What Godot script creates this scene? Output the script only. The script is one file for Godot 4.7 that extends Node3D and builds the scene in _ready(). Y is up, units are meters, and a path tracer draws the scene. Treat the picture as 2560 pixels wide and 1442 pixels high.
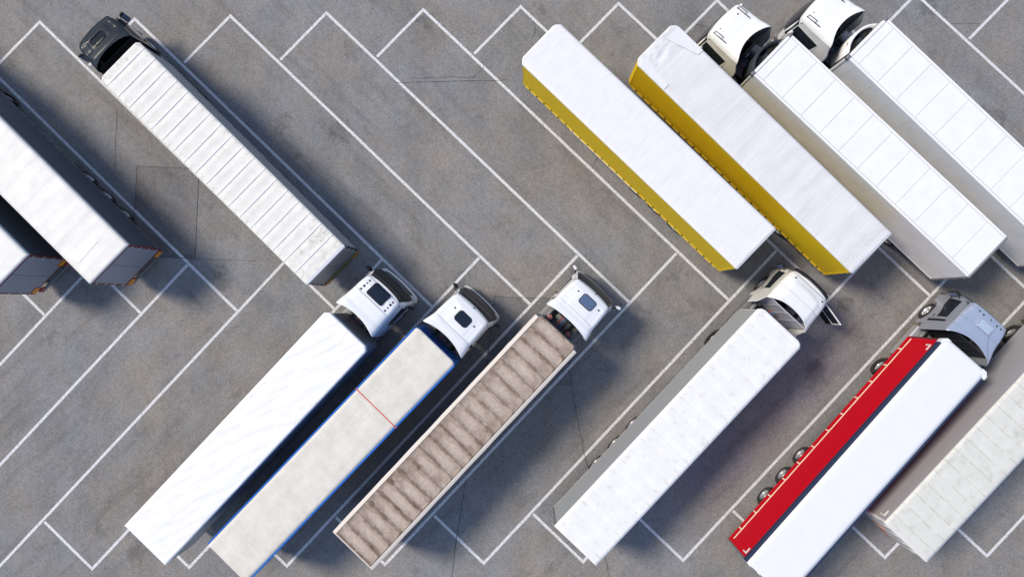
extends Node3D
# A lorry park seen from a drone: x runs to the right of the photograph, z down it, y up; metres.

var mats := {}
var rng := RandomNumberGenerator.new()
var meshes := {}
var noise_a := FastNoiseLite.new()
var noise_b := FastNoiseLite.new()
var noise_c := FastNoiseLite.new()
var used := {}

func _ready() -> void:
	rng.seed = 77
	_camera()
	_light()
	for n in [[noise_a, 11, 0.25], [noise_b, 23, 1.1], [noise_c, 37, 5.0]]:
		n[0].seed = n[1]
		n[0].frequency = n[2]
		n[0].noise_type = FastNoiseLite.TYPE_SIMPLEX_SMOOTH
		n[0].fractal_octaves = 4
	_materials()
	_ground()
	_vehicles()

# ---------------------------------------------------------------- camera and light
func _camera() -> void:
	var tx := deg_to_rad(-1.19918)
	var ty := deg_to_rad(1.24602)
	# rows of the rotation: camera right, down and forward in (x, z, depth)
	var right := Vector3(cos(ty), 0.0, sin(ty))
	var down := Vector3(sin(tx) * sin(ty), cos(tx), -sin(tx) * cos(ty))
	var fwd := Vector3(-cos(tx) * sin(ty), sin(tx), cos(tx) * cos(ty))
	var w := func(v: Vector3) -> Vector3: return Vector3(v.x, -v.z, v.y)
	var cam := Camera3D.new()
	cam.name = "camera"
	cam.fov = rad_to_deg(2.0 * atan(721.0 / 1707.0))
	cam.near = 0.5
	cam.far = 600.0
	add_child(cam)
	cam.transform = Transform3D(Basis(w.call(right), -w.call(down), -w.call(fwd)), Vector3(0, 35.7, 0))
	cam.current = true

func _light() -> void:
	var env := Environment.new()
	env.background_mode = Environment.BG_SKY
	var sm := ProceduralSkyMaterial.new()
	sm.sky_top_color = Color(0.55, 0.65, 0.82)
	sm.sky_horizon_color = Color(0.78, 0.82, 0.87)
	sm.sky_curve = 0.16
	sm.ground_bottom_color = Color(0.35, 0.34, 0.33)
	sm.ground_horizon_color = Color(0.6, 0.62, 0.64)
	sm.energy_multiplier = 1.0
	var sky := Sky.new()
	sky.sky_material = sm
	env.sky = sky
	env.background_energy_multiplier = 1.0
	env.tonemap_mode = Environment.TONE_MAPPER_LINEAR
	env.tonemap_exposure = 1.35
	env.sdfgi_enabled = true
	env.ssao_enabled = true
	env.ssil_enabled = true
	var we := WorldEnvironment.new()
	we.name = "world_environment"
	we.environment = env
	add_child(we)
	var sun := DirectionalLight3D.new()
	sun.name = "sun"
	sun.light_energy = 1.1
	sun.light_color = Color(1.0, 0.955, 0.89)
	sun.light_angular_distance = 15.0
	sun.shadow_enabled = true
	add_child(sun)
	sun.look_at_from_position(Vector3.ZERO, Vector3(3.25, -4.0, 1.25), Vector3.UP)

# ---------------------------------------------------------------- materials
func lin(r: float, g: float, b: float) -> Color:
	return Color(r, g, b).linear_to_srgb()

func mat(called: String, c: Color, rough := 0.7, metal := 0.0, coat := 0.0) -> StandardMaterial3D:
	var m := StandardMaterial3D.new()
	m.resource_name = called
	m.albedo_color = c.linear_to_srgb()
	m.roughness = rough
	m.metallic = metal
	m.cull_mode = BaseMaterial3D.CULL_DISABLED
	if coat > 0.0:
		m.clearcoat_enabled = true
		m.clearcoat = coat
		m.clearcoat_roughness = 0.08
	mats[called] = m
	return m

func textured(called: String, w: int, h: int, sx: float, sz: float, fn: Callable, rough := 0.75) -> StandardMaterial3D:
	# fn(x metres, z metres) gives the linear colour
	var im := Image.create(w, h, false, Image.FORMAT_RGB8)
	for j in h:
		for i in w:
			var c: Color = fn.call((i + 0.5) / w * sx, (j + 0.5) / h * sz)
			im.set_pixel(i, j, c.linear_to_srgb())
	var m := mat(called, Color(1, 1, 1), rough)
	m.albedo_texture = ImageTexture.create_from_image(im)
	return m

func grain(m: StandardMaterial3D, amount: float, freq: float, sd: int, world_scale: float) -> void:
	# a fine multiplied grain, mapped in the world
	var nt := NoiseTexture2D.new()
	nt.width = 256
	nt.height = 256
	nt.seamless = true
	var n := FastNoiseLite.new()
	n.seed = sd
	n.frequency = freq
	n.fractal_octaves = 3
	nt.noise = n
	var g := Gradient.new()
	g.set_color(0, Color(1.0 - amount, 1.0 - amount, 1.0 - amount))
	g.set_color(1, Color(1, 1, 1))
	nt.color_ramp = g
	m.albedo_texture = nt
	m.uv1_triplanar = true
	m.uv1_world_triplanar = true
	m.uv1_scale = Vector3.ONE * world_scale

func _materials() -> void:
	grain(mat("paint_line", Color(0.56, 0.56, 0.57), 0.8), 0.16, 0.03, 5, 0.9)
	mat("crack", Color(0.045, 0.045, 0.048), 0.95)
	grain(mat("tyre", Color(0.022, 0.022, 0.023), 0.85), 0.3, 0.05, 8, 2.0)
	mat("rim_steel", Color(0.34, 0.34, 0.35), 0.45, 0.6)
	mat("rim_bright", Color(0.62, 0.63, 0.65), 0.3, 0.8)
	grain(mat("chassis_dark", Color(0.03, 0.03, 0.032), 0.7, 0.2), 0.4, 0.03, 9, 1.5)
	mat("chassis_grey", Color(0.16, 0.165, 0.17), 0.6, 0.3)
	mat("alloy", Color(0.5, 0.51, 0.53), 0.4, 0.7)
	mat("glass_dark", Color(0.012, 0.016, 0.022), 0.06)
	mat("glass_roof", Color(0.012, 0.018, 0.032), 0.12)
	mat("glass_blue", Color(0.07, 0.1, 0.17), 0.12)
	mat("glass_pale", Color(0.3, 0.37, 0.45), 0.15)
	mat("black_plastic", Color(0.016, 0.016, 0.018), 0.6)
	mat("grey_plastic", Color(0.1, 0.105, 0.11), 0.55)
	mat("cab_white", Color(0.6, 0.61, 0.62), 0.35, 0.0, 0.4)
	mat("cab_cream", Color(0.61, 0.61, 0.595), 0.35, 0.0, 0.4)
	mat("cab_silver", Color(0.4, 0.435, 0.51), 0.34, 0.55, 0.4)
	mat("cab_slate", Color(0.018, 0.024, 0.032), 0.22, 0.0, 0.0)
	mat("lamp_white", Color(0.7, 0.72, 0.74), 0.15)
	mat("lamp_red", Color(0.35, 0.02, 0.015), 0.3)
	mat("lamp_orange", Color(0.7, 0.2, 0.01), 0.4)
	mat("hose_red", Color(0.35, 0.03, 0.03), 0.5)
	mat("hose_blue", Color(0.03, 0.1, 0.35), 0.5)
	mat("coupling_pink", Color(0.34, 0.12, 0.14), 0.6)
	mat("yellow", Color(0.6, 0.415, 0.013), 0.5)
	mat("yellow_light", Color(0.72, 0.5, 0.05), 0.5)
	mat("cream", Color(0.72, 0.66, 0.5), 0.55)
	mat("mark_white", Color(0.62, 0.61, 0.58), 0.5)
	mat("red", Color(0.46, 0.002, 0.012), 0.5)
	mat("navy", Color(0.022, 0.032, 0.065), 0.5)
	mat("blue", Color(0.015, 0.11, 0.42), 0.45)
	mat("strap_red", Color(0.45, 0.05, 0.04), 0.6)
	mat("curtain_grey", Color(0.27, 0.285, 0.3), 0.5)
	mat("curtain_mid", Color(0.2, 0.22, 0.25), 0.5)
	mat("curtain_dark", Color(0.075, 0.09, 0.11), 0.5)
	mat("curtain_pale", Color(0.42, 0.43, 0.47), 0.5)
	mat("curtain_stone", Color(0.29, 0.29, 0.31), 0.5)
	mat("curtain_black", Color(0.03, 0.034, 0.042), 0.5)
	mat("door_grey", Color(0.22, 0.235, 0.27), 0.45)
	mat("door_pale", Color(0.5, 0.48, 0.46), 0.45)
	mat("door_steel", Color(0.19, 0.2, 0.22), 0.4, 0.3)
	mat("frame_red", Color(0.13, 0.02, 0.025), 0.5)
	mat("orange", Color(0.62, 0.25, 0.008), 0.45)
	mat("board_green", Color(0.09, 0.11, 0.02), 0.6)
	mat("rail_beige", Color(0.5, 0.45, 0.4), 0.7)
	mat("rail_white", Color(0.58, 0.59, 0.6), 0.5)
	grain(mat("panel_white", Color(0.64, 0.64, 0.635), 0.5), 0.03, 0.012, 21, 0.3)
	mat("panel_base", Color(0.4, 0.4, 0.41), 0.7)
	mat("roof_bow_white", Color(0.55, 0.55, 0.53), 0.6)
	mat("roof_fold", Color(0.55, 0.552, 0.565), 0.6)
	mat("cap_grey", Color(0.13, 0.12, 0.13), 0.6)
	grain(mat("side_white", Color(0.68, 0.68, 0.67), 0.4), 0.06, 0.01, 12, 0.4)
	for n in ["glass_dark", "glass_roof", "cab_slate", "black_plastic"]:
		mats[n].metallic_specular = 0.22
	for n in ["red", "yellow", "navy", "blue", "curtain_black", "curtain_dark"]:
		mats[n].metallic_specular = 0.2
	# road paint: mostly whole, rubbed through in places
	var wear: Gradient = mats["paint_line"].albedo_texture.color_ramp
	wear.set_color(0, Color(0.52, 0.52, 0.52))
	wear.add_point(0.3, Color(0.9, 0.9, 0.9))
	_roof_materials()

func _roof_materials() -> void:
	var na := noise_a
	var nb := noise_b
	var nc := noise_c
	# x runs from the front of the roof, z from its left edge (2.6 m wide)
	textured("roof_ribbed", 700, 130, 13.9, 2.6, func(x: float, z: float) -> Color:
		var d := 0.05 * nb.get_noise_2d(x * 1.2, z * 1.2) + 0.03 * nc.get_noise_2d(x, z)
		var edge := minf(z, 2.6 - z)
		var k := fposmod(x, 0.745)
		if edge < 0.24 and absf(k - 0.12) < 0.05:
			d -= 0.2 * maxf(0.0, nc.get_noise_2d(x * 2.0 + 9.0, z * 2.0) + 0.35)
		if x > 12.3:
			d -= 0.22 * maxf(0.0, nb.get_noise_2d(x * 2.2, z * 2.2 + 40.0) - 0.08)
		if x < 0.35:
			d -= 0.25 * maxf(0.0, nc.get_noise_2d(x * 1.0, z * 1.0 + 7.0) - 0.12)
		if Vector2(x - 12.6, z - 2.05).length() < 0.42:
			d -= 0.25 * maxf(0.0, nc.get_noise_2d(x * 1.3, z * 1.3) + 0.12)
		return Color(0.562 + d, 0.552 + d, 0.512 + d))
	textured("roof_tarp_white", 512, 96, 13.9, 2.6, func(x: float, z: float) -> Color:
		var d := 0.02 * nb.get_noise_2d(x, z)
		return Color(0.615 + d, 0.61 + d, 0.6 + d), 0.6)
	textured("roof_beige", 800, 140, 14.1, 2.6, func(x: float, z: float) -> Color:
		var d := 0.05 * nb.get_noise_2d(x * 0.7, z * 0.9) + 0.025 * nc.get_noise_2d(x * 0.5, z * 0.5) + 0.03 * na.get_noise_2d(x * 0.3, z * 3.0)
		var k := absf(fposmod(x + 0.01 * nc.get_noise_2d(z, x), 0.655) - 0.33)
		if k < 0.022 and nc.get_noise_2d(x * 0.6, z * 0.6) > -0.25:
			d += 0.06
		if absf(k - 0.045) < 0.016:
			d -= 0.035
		if absf(z - 0.86) < 0.02 and nb.get_noise_2d(x * 0.8, 3.0) > 0.0:
			d += 0.05
		return Color(0.5 + d, 0.476 + d, 0.425 + d))
	textured("roof_stone", 800, 140, 14.0, 2.6, func(x: float, z: float) -> Color:
		var d := 0.035 * nb.get_noise_2d(x * 0.7, z * 0.9 + 50.0) + 0.02 * nc.get_noise_2d(x * 0.6, z * 0.6)
		var k := absf(fposmod(x + 0.02 * nb.get_noise_2d(z * 2.0, x), 0.69) - 0.34)
		var s := nb.get_noise_2d(x * 0.9 + 11.0, z * 0.9)
		if k < 0.03 and nc.get_noise_2d(x, z * 0.4) > -0.2:
			d -= 0.09
		if s > 0.18:
			d -= 0.16 * (s - 0.18)
		var e := minf(z, 2.6 - z)
		if e > 0.2 and e < 0.23:
			d -= 0.06
		return Color(0.5 + d, 0.495 + d * 0.97, 0.455 + d))
	textured("roof_mud", 1024, 192, 14.0, 2.2, func(x: float, z: float) -> Color:
		var pitch := 0.7
		var bay := floorf(x / pitch)
		var k := fposmod(x, pitch) / pitch
		var n1 := nb.get_noise_2d(x * 1.5, z * 1.2)
		var n2 := nc.get_noise_2d(x * 1.1, z * 0.7)
		var n3 := nb.get_noise_2d(x * 0.5 + 70.0, z * 0.6)
		var h1 := fposmod(sin(bay * 12.9898) * 43758.5453, 1.0)
		var h2 := fposmod(sin(bay * 78.233 + 2.0) * 12543.123, 1.0)
		var d := 0.07 * n1 + 0.06 * n2 + 0.08 * n3
		# dried mud thins to pale tarpaulin along the middle of a bay, with a ragged outline
		var q := Vector2((k - 0.52) / 0.36, (z - 0.75 - 0.7 * h1) / (0.6 + 0.7 * h2)).length() + 0.7 * n1 + 0.35 * n2
		d += 0.1 * (1.0 - smoothstep(0.75, 0.95, q)) + 0.05 * (1.0 - smoothstep(0.3, 0.5, q + n3))
		if absf(q - 0.93) < 0.03 and n2 > -0.05:
			d += 0.05
		# thicker mud beside the bows
		var b := minf(k, 1.0 - k)
		d -= (0.07 + 0.06 * h2) * (1.0 - smoothstep(0.06, 0.16, b + 0.13 * n1 + 0.05 * n2))
		if absf(k - 0.06) < 0.014 and nb.get_noise_2d(x * 2.0, z * 0.7 + 60.0) > -0.05:
			d += 0.08
		# specks of grit in the pale parts
		if q < 0.7 and nc.get_noise_2d(x * 3.2, z * 3.2) > 0.27:
			d -= 0.12
		return Color(0.24 + d * 0.85, 0.187 + d * 0.77, 0.15 + d * 0.69))
	textured("roof_smudged", 900, 150, 13.9, 2.6, func(x: float, z: float) -> Color:
		var d := 0.035 * nb.get_noise_2d(x * 0.6, z) + 0.015 * nc.get_noise_2d(x, z)
		var e := minf(z, 2.6 - z)
		var k := absf(fposmod(x, 0.66) - 0.3)
		if e < 0.42 and k < 0.05:
			d -= 0.13 * maxf(0.0, nc.get_noise_2d(x * 0.7, z * 0.5) + 0.2)
		if k < 0.02:
			d -= 0.04
		var s := nb.get_noise_2d(x * 1.5, z * 1.5 + 31.0)
		if s > 0.3:
			d -= 0.2 * (s - 0.3)
		return Color(0.6 + d * 0.9, 0.595 + d, 0.585 + d * 1.15), 0.65)
	textured("roof_streaked", 1024, 128, 14.0, 2.6, func(x: float, z: float) -> Color:
		var d := 0.028 * nc.get_noise_2d(x * 1.4, z * 0.05) + 0.02 * nc.get_noise_2d(x * 0.9 + 40.0, z * 0.25) + 0.02 * nb.get_noise_2d(x, z)
		return Color(0.575 + d, 0.57 + d, 0.565 + d), 0.55)
	textured("roof_streaked_grey", 1024, 128, 14.0, 2.6, func(x: float, z: float) -> Color:
		var d := 0.035 * nc.get_noise_2d(x * 1.4 + 77.0, z * 0.05) + 0.05 * nb.get_noise_2d(x * 1.1, z * 0.2 + 12.0) + 0.02 * nb.get_noise_2d(x, z)
		if x > 13.2 and x < 13.7:
			d -= 0.25 * maxf(0.0, nc.get_noise_2d(x * 2.0, z * 2.0))
		return Color(0.525 + d, 0.52 + d, 0.52 + d), 0.55)
	textured("roof_flat", 512, 96, 13.9, 2.6, func(x: float, z: float) -> Color:
		var d := 0.012 * nb.get_noise_2d(x, z)
		return Color(0.59 + d, 0.595 + d, 0.595 + d), 0.5)
	textured("roof_cloudy", 700, 130, 13.9, 2.6, func(x: float, z: float) -> Color:
		var d := 0.07 * nb.get_noise_2d(x * 1.0, z * 0.3) + 0.05 * nb.get_noise_2d(x * 0.9 + 8.0, z * 0.9) + 0.03 * nc.get_noise_2d(x, z)
		if absf(fposmod(x, 0.62) - 0.3) < 0.016 and nc.get_noise_2d(x * 0.3, z) > -0.3:
			d -= 0.07
		return Color(0.54 + d * 0.8, 0.53 + d * 0.8, 0.505 + d * 0.8), 0.6)

# ---------------------------------------------------------------- mesh helpers
func start(flat := true) -> SurfaceTool:
	var st := SurfaceTool.new()
	st.begin(Mesh.PRIMITIVE_TRIANGLES)
	st.set_smooth_group(-1 if flat else 0)
	return st

func tri(st: SurfaceTool, a: Vector3, b: Vector3, c: Vector3) -> void:
	for p in [a, b, c]:
		st.set_uv(Vector2(p.x, p.z))
		st.add_vertex(p)

func quad(st: SurfaceTool, a: Vector3, b: Vector3, c: Vector3, d: Vector3) -> void:
	tri(st, a, b, c)
	tri(st, a, c, d)

func outward(st: SurfaceTool, pts: Array, centre: Vector3) -> void:
	# a convex face whose front looks away from centre
	var n: Vector3 = (pts[1] - pts[0]).cross(pts[2] - pts[0])
	var mid := Vector3.ZERO
	for p in pts:
		mid += p
	mid /= pts.size()
	var q := pts.duplicate()
	if n.dot(mid - centre) > 0.0:
		q.reverse()
	for i in range(1, q.size() - 1):
		tri(st, q[0], q[i], q[i + 1])

func box(st: SurfaceTool, lo: Vector3, hi: Vector3, ch := 0.0) -> void:
	var c := (lo + hi) / 2.0
	var h := (hi - lo) / 2.0
	ch = minf(ch, minf(h.x, minf(h.y, h.z)) * 0.8)
	if ch <= 0.0005:
		for ax in 3:
			for s in [-1.0, 1.0]:
				var u := (ax + 1) % 3
				var v := (ax + 2) % 3
				var pts := []
				for k in [[-1, -1], [1, -1], [1, 1], [-1, 1]]:
					var p := Vector3.ZERO
					p[ax] = s * h[ax]
					p[u] = k[0] * h[u]
					p[v] = k[1] * h[v]
					pts.append(c + p)
				outward(st, pts, c)
		return
	var corner := func(sx: float, sy: float, sz: float, ax: int) -> Vector3:
		var p := Vector3(sx * (h.x - ch), sy * (h.y - ch), sz * (h.z - ch))
		p[ax] += [sx, sy, sz][ax] * ch
		return c + p
	for ax in 3:
		var u := (ax + 1) % 3
		var v := (ax + 2) % 3
		for s in [-1.0, 1.0]:
			var pts := []
			for k in [[-1.0, -1.0], [1.0, -1.0], [1.0, 1.0], [-1.0, 1.0]]:
				var sg := [0.0, 0.0, 0.0]
				sg[ax] = s
				sg[u] = k[0]
				sg[v] = k[1]
				pts.append(corner.call(sg[0], sg[1], sg[2], ax))
			outward(st, pts, c)
		for k in [[-1.0, -1.0], [1.0, -1.0], [1.0, 1.0], [-1.0, 1.0]]:
			var a := [0.0, 0.0, 0.0]
			var b := [0.0, 0.0, 0.0]
			a[ax] = -1.0
			b[ax] = 1.0
			for w in [a, b]:
				w[u] = k[0]
				w[v] = k[1]
			outward(st, [corner.call(a[0], a[1], a[2], u), corner.call(b[0], b[1], b[2], u), corner.call(b[0], b[1], b[2], v), corner.call(a[0], a[1], a[2], v)], c)
	for sx in [-1.0, 1.0]:
		for sy in [-1.0, 1.0]:
			for sz in [-1.0, 1.0]:
				outward(st, [corner.call(sx, sy, sz, 0), corner.call(sx, sy, sz, 1), corner.call(sx, sy, sz, 2)], c)

func prism(st: SurfaceTool, outline: Array, y0: float, y1: float) -> void:
	# outline of Vector2(x, z), convex
	var mid := Vector2.ZERO
	for p in outline:
		mid += p
	mid /= outline.size()
	var c := Vector3(mid.x, (y0 + y1) / 2.0, mid.y)
	var top := []
	var bottom := []
	for p in outline:
		top.append(Vector3(p.x, y1, p.y))
		bottom.append(Vector3(p.x, y0, p.y))
	outward(st, top, c)
	outward(st, bottom, c)
	for i in outline.size():
		var j := (i + 1) % outline.size()
		outward(st, [bottom[i], bottom[j], top[j], top[i]], c)

func grid(st: SurfaceTool, nu: int, nv: int, fn: Callable, flip := false, skip = null) -> void:
	# fn(u, v) gives the point; uv is (u, v)
	var pts := []
	for i in nu + 1:
		var row := PackedVector3Array()
		for j in nv + 1:
			row.append(fn.call(float(i) / nu, float(j) / nv))
		pts.append(row)
	for i in nu:
		for j in nv:
			if skip != null and skip.call(pts[i][j], pts[i + 1][j + 1]):
				continue
			var k := [[i, j], [i + 1, j], [i + 1, j + 1], [i, j], [i + 1, j + 1], [i, j + 1]]
			if flip:
				k.reverse()
			for q in k:
				st.set_uv(Vector2(float(q[0]) / nu, float(q[1]) / nv))
				st.add_vertex(pts[q[0]][q[1]])

func lathe(st: SurfaceTool, profile: Array, segs: int, at: Vector3, axis := 2, skip = null) -> void:
	# profile of [radius, along]
	for i in segs:
		var a0 := TAU * i / segs
		var a1 := TAU * (i + 1) / segs
		for j in profile.size() - 1:
			if skip != null and skip.call(i, j):
				continue
			var q := []
			for w in [[a0, j], [a1, j], [a1, j + 1], [a0, j + 1]]:
				var r: float = profile[w[1]][0]
				var l: float = profile[w[1]][1]
				var p := Vector3(cos(w[0]) * r, sin(w[0]) * r, l)
				if axis == 1:
					p = Vector3(p.x, l, -p.y)
				elif axis == 0:
					p = Vector3(l, p.y, -p.x)
				q.append(at + p)
			quad(st, q[0], q[1], q[2], q[3])

func tube(st: SurfaceTool, path: Array, r: float, segs := 8) -> void:
	var rings := []
	for i in path.size():
		var a: Vector3 = path[maxi(i - 1, 0)]
		var b: Vector3 = path[mini(i + 1, path.size() - 1)]
		var d := (b - a).normalized()
		var s := d.cross(Vector3.UP if absf(d.y) < 0.9 else Vector3.RIGHT).normalized()
		var t := s.cross(d)
		var ring := []
		for k in segs:
			ring.append(path[i] + (s * cos(TAU * k / segs) + t * sin(TAU * k / segs)) * r)
		rings.append(ring)
	for i in path.size() - 1:
		for k in segs:
			var m := (k + 1) % segs
			outward(st, [rings[i][k], rings[i][m], rings[i + 1][m], rings[i + 1][k]], (path[i] + path[i + 1]) / 2.0)
	outward(st, rings[0], path[1])
	outward(st, rings[-1], path[-2])

func done(st: SurfaceTool) -> ArrayMesh:
	st.generate_normals()
	return st.commit()

func part(parent: Node, called: String, what, material: String) -> MeshInstance3D:
	var o := MeshInstance3D.new()
	o.name = called
	o.mesh = done(what) if what is SurfaceTool else what
	o.material_override = mats[material]
	parent.add_child(o, true)
	return o

func boxpart(parent: Node, called: String, lo: Vector3, hi: Vector3, material: String, ch := 0.01) -> MeshInstance3D:
	var st := start()
	box(st, lo, hi, ch)
	return part(parent, called, st, material)

func numbered(called: String) -> String:
	var n: int = used.get(called, 0)
	used[called] = n + 1
	return called if n == 0 else "%s_%03d" % [called, n]

func thing(called: String, label: String, category: String, group: String, at: Vector3, heading: float) -> Node3D:
	var o := Node3D.new()
	o.name = numbered(called)
	add_child(o)
	o.position = at
	o.rotation.y = -deg_to_rad(heading)
	o.set_meta("label", label)
	o.set_meta("category", category)
	o.set_meta("group", group)
	return o

# ---------------------------------------------------------------- ground
func _ground() -> void:
	var st := start(false)
	var R := 300.0
	for p in [[-R, -R], [R, -R], [R, R], [-R, -R], [R, R], [-R, R]]:
		st.set_uv(Vector2(p[0] / 64.0 + 0.5, p[1] / 64.0 + 0.5))
		st.set_uv2(Vector2(p[0] / 7.7, p[1] / 7.7))
		st.set_normal(Vector3.UP)
		st.add_vertex(Vector3(p[0], 0, p[1]))
	var ground := MeshInstance3D.new()
	ground.name = "ground"
	ground.mesh = st.commit()
	var m := _asphalt()
	ground.material_override = m
	ground.set_meta("kind", "structure")
	add_child(ground)
	_lines(ground)
	_patches(ground)

func _asphalt() -> StandardMaterial3D:
	var na := noise_a
	var nb := noise_b
	var nc := noise_c
	var stains := []
	for p in [[1460, 668, 0.6], [1112, 737, 0.5], [560, 700, 0.7], [545, 690, 0.4], [330, 640, 0.5], [1150, 700, 0.4], [590, 990, 0.35], [880, 130, 0.6], [1350, 20, 0.5], [1060, 45, 0.5], [860, 330, 0.7], [1690, 690, 0.5], [2040, 930, 0.7], [2110, 760, 0.5], [250, 1330, 0.45], [330, 1380, 0.6], [2320, 20, 0.5], [2480, 300, 0.7], [2330, 420, 0.6], [130, 840, 0.5], [700, 300, 0.6]]:
		var g := gp(p[0], p[1])
		stains.append(Vector3(g.x, g.y, p[2]))
	var m := textured("asphalt", 1024, 1024, 64.0, 64.0, func(u: float, v: float) -> Color:
		var x := u - 32.0
		var z := v - 32.0
		var big := na.get_noise_2d(x * 0.35, z * 0.35)
		var mid := nb.get_noise_2d(x * 0.45, z * 0.4)
		var fine := nc.get_noise_2d(x * 0.5, z * 0.5)
		var lane := nb.get_noise_2d(x * 0.5, z * 0.05 + 90.0)
		# tyre-darkened bands inside the bays, lying along the two parking directions
		var s := (x * 0.70 + z * 0.714) if z > 0.5 else (x * 0.693 - z * 0.721)
		var t := (x * 0.714 - z * 0.70) if z > 0.5 else (x * 0.721 + z * 0.693)
		var track := nb.get_noise_2d(s * 0.9, t * 0.09 + 30.0)
		var d := 1.0 + 0.1 * big + 0.13 * mid + 0.1 * fine + 0.1 * lane
		d -= 0.34 * maxf(0.0, track - 0.08)
		var oil := nb.get_noise_2d(x * 0.9 + 200.0, z * 0.9)
		if oil > 0.36:
			d -= 0.5 * (oil - 0.36)
		for q in stains:
			var far: float = Vector2(x - q.x, z - q.y).length() / q.z + 0.9 * mid + 0.8 * fine
			if far < 1.0:
				d -= 0.2 * minf(1.0, (1.0 - far) * 2.0)
		var warm := na.get_noise_2d(x * 0.5 + 60.0, z * 0.5) + 0.5 * nb.get_noise_2d(x * 0.5 - 30.0, z * 0.5)
		# the warmer resurfaced strip under the joint
		if x > -7.0 and x < 0.0 and z > -11.2 and z < -6.0:
			warm += 0.25 * clampf(1.0 - absf(x + 3.5) / 3.5 + mid, 0.0, 1.0) * clampf(1.0 - (z + 11.2) / 5.2 + mid, 0.0, 1.0)
		return Color(0.405 * d * (1.0 + 0.08 * warm), 0.39 * d, 0.38 * d * (1.0 - 0.11 * warm)), 0.92)
	# fine aggregate, multiplied
	var im := Image.create(512, 512, false, Image.FORMAT_RGB8)
	var r := RandomNumberGenerator.new()
	r.seed = 4
	var coarse := []
	for i in 256 * 256:
		coarse.append(r.randf())
	for j in 512:
		for i in 512:
			var a := r.randf()
			var k: float = 0.66 + 0.28 * a + 0.22 * coarse[(j / 2) * 256 + i / 2]
			if r.randf() < 0.012:
				k = 1.28
			k = k * 0.72
			im.set_pixel(i, j, Color(k, k, k * (0.985 + 0.03 * r.randf())))
	m.detail_enabled = true
	m.detail_albedo = ImageTexture.create_from_image(im)
	m.detail_blend_mode = BaseMaterial3D.BLEND_MODE_MUL
	m.detail_uv_layer = BaseMaterial3D.DETAIL_UV_2
	return m

func strip(st: SurfaceTool, pts: Array, half: float, y: float, ragged := 0.0) -> void:
	# a flat ribbon along points given as Vector2(x, z)
	var prev := []
	for i in pts.size():
		var a: Vector2 = pts[maxi(i - 1, 0)]
		var b: Vector2 = pts[mini(i + 1, pts.size() - 1)]
		var n := (b - a).normalized().orthogonal()
		var l: Vector2 = pts[i] + n * (half + rng.randf_range(-ragged, ragged))
		var q: Vector2 = pts[i] - n * (half + rng.randf_range(-ragged, ragged))
		var now := [Vector3(l.x, y, l.y), Vector3(q.x, y, q.y)]
		if i > 0:
			var pp: Array = [prev[0], now[0], now[1], prev[1]]
			outward(st, pp, Vector3(pts[i].x, y - 5.0, pts[i].y))
		prev = now

func line(parent: Node, a: Vector2, b: Vector2, cut_a: float, cut_b: float, half: float) -> void:
	var d := (b - a).normalized()
	a += d * cut_a
	b -= d * cut_b
	var n := int(ceil(a.distance_to(b) / 0.3))
	var pts := []
	for i in n + 1:
		pts.append(a.lerp(b, float(i) / n))
	var st := start()
	strip(st, pts, half, 0.008, 0.004)
	part(parent, "bay_line", st, "paint_line")

func _lines(ground: Node) -> void:
	var s := Vector2(5.1564, -0.11626)
	var P := Vector2(-31.2628, -14.9175)
	var E := Vector2(-15.2494, 0.4741)
	var B := Vector2(-33.1846, 14.2126)
	var R := Vector2(-17.9206, -2.0584)
	var Q := Vector2(-33.7713, -12.3662)
	var T := Vector2(-30.6696, 11.6043)
	var h := 0.073
	for k in range(-2, 15):
		line(ground, P + k * s, E + k * s, -h, h + 0.01, h)
		line(ground, P + k * s, Q + k * s, h + 0.01, h + 0.01, h)
		line(ground, R + k * s, B + k * s, h + 0.01, -h, h)
		line(ground, T + k * s, B + (k + 1) * s, h + 0.01, h + 0.01, h)

func gp(px: float, py: float) -> Vector2:
	# where a point measured on the photograph lies on the ground
	var tx := deg_to_rad(-1.19918)
	var ty := deg_to_rad(1.24602)
	var c := Vector3((px - 1280.0) / 1707.0, (py - 721.0) / 1707.0, 1.0)
	var right := Vector3(cos(ty), 0.0, sin(ty))
	var down := Vector3(sin(tx) * sin(ty), cos(tx), -sin(tx) * cos(ty))
	var fwd := Vector3(-cos(tx) * sin(ty), sin(tx), cos(tx) * cos(ty))
	var v := right * c.x + down * c.y + fwd * c.z
	return Vector2(v.x, v.y) * 35.7 / v.z

func crack(parent: Node, px: Array, half: float, wander: float) -> void:
	var pts := []
	for i in px.size() - 1:
		var a := gp(px[i][0], px[i][1])
		var b := gp(px[i + 1][0], px[i + 1][1])
		var n := maxi(2, int(a.distance_to(b) / 0.18))
		for k in n:
			pts.append(a.lerp(b, float(k) / n) + Vector2(rng.randf_range(-wander, wander), rng.randf_range(-wander, wander)))
	pts.append(gp(px[-1][0], px[-1][1]))
	var st := start()
	strip(st, pts, half, 0.012, half * 0.6)
	part(parent, "crack", st, "crack")

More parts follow.
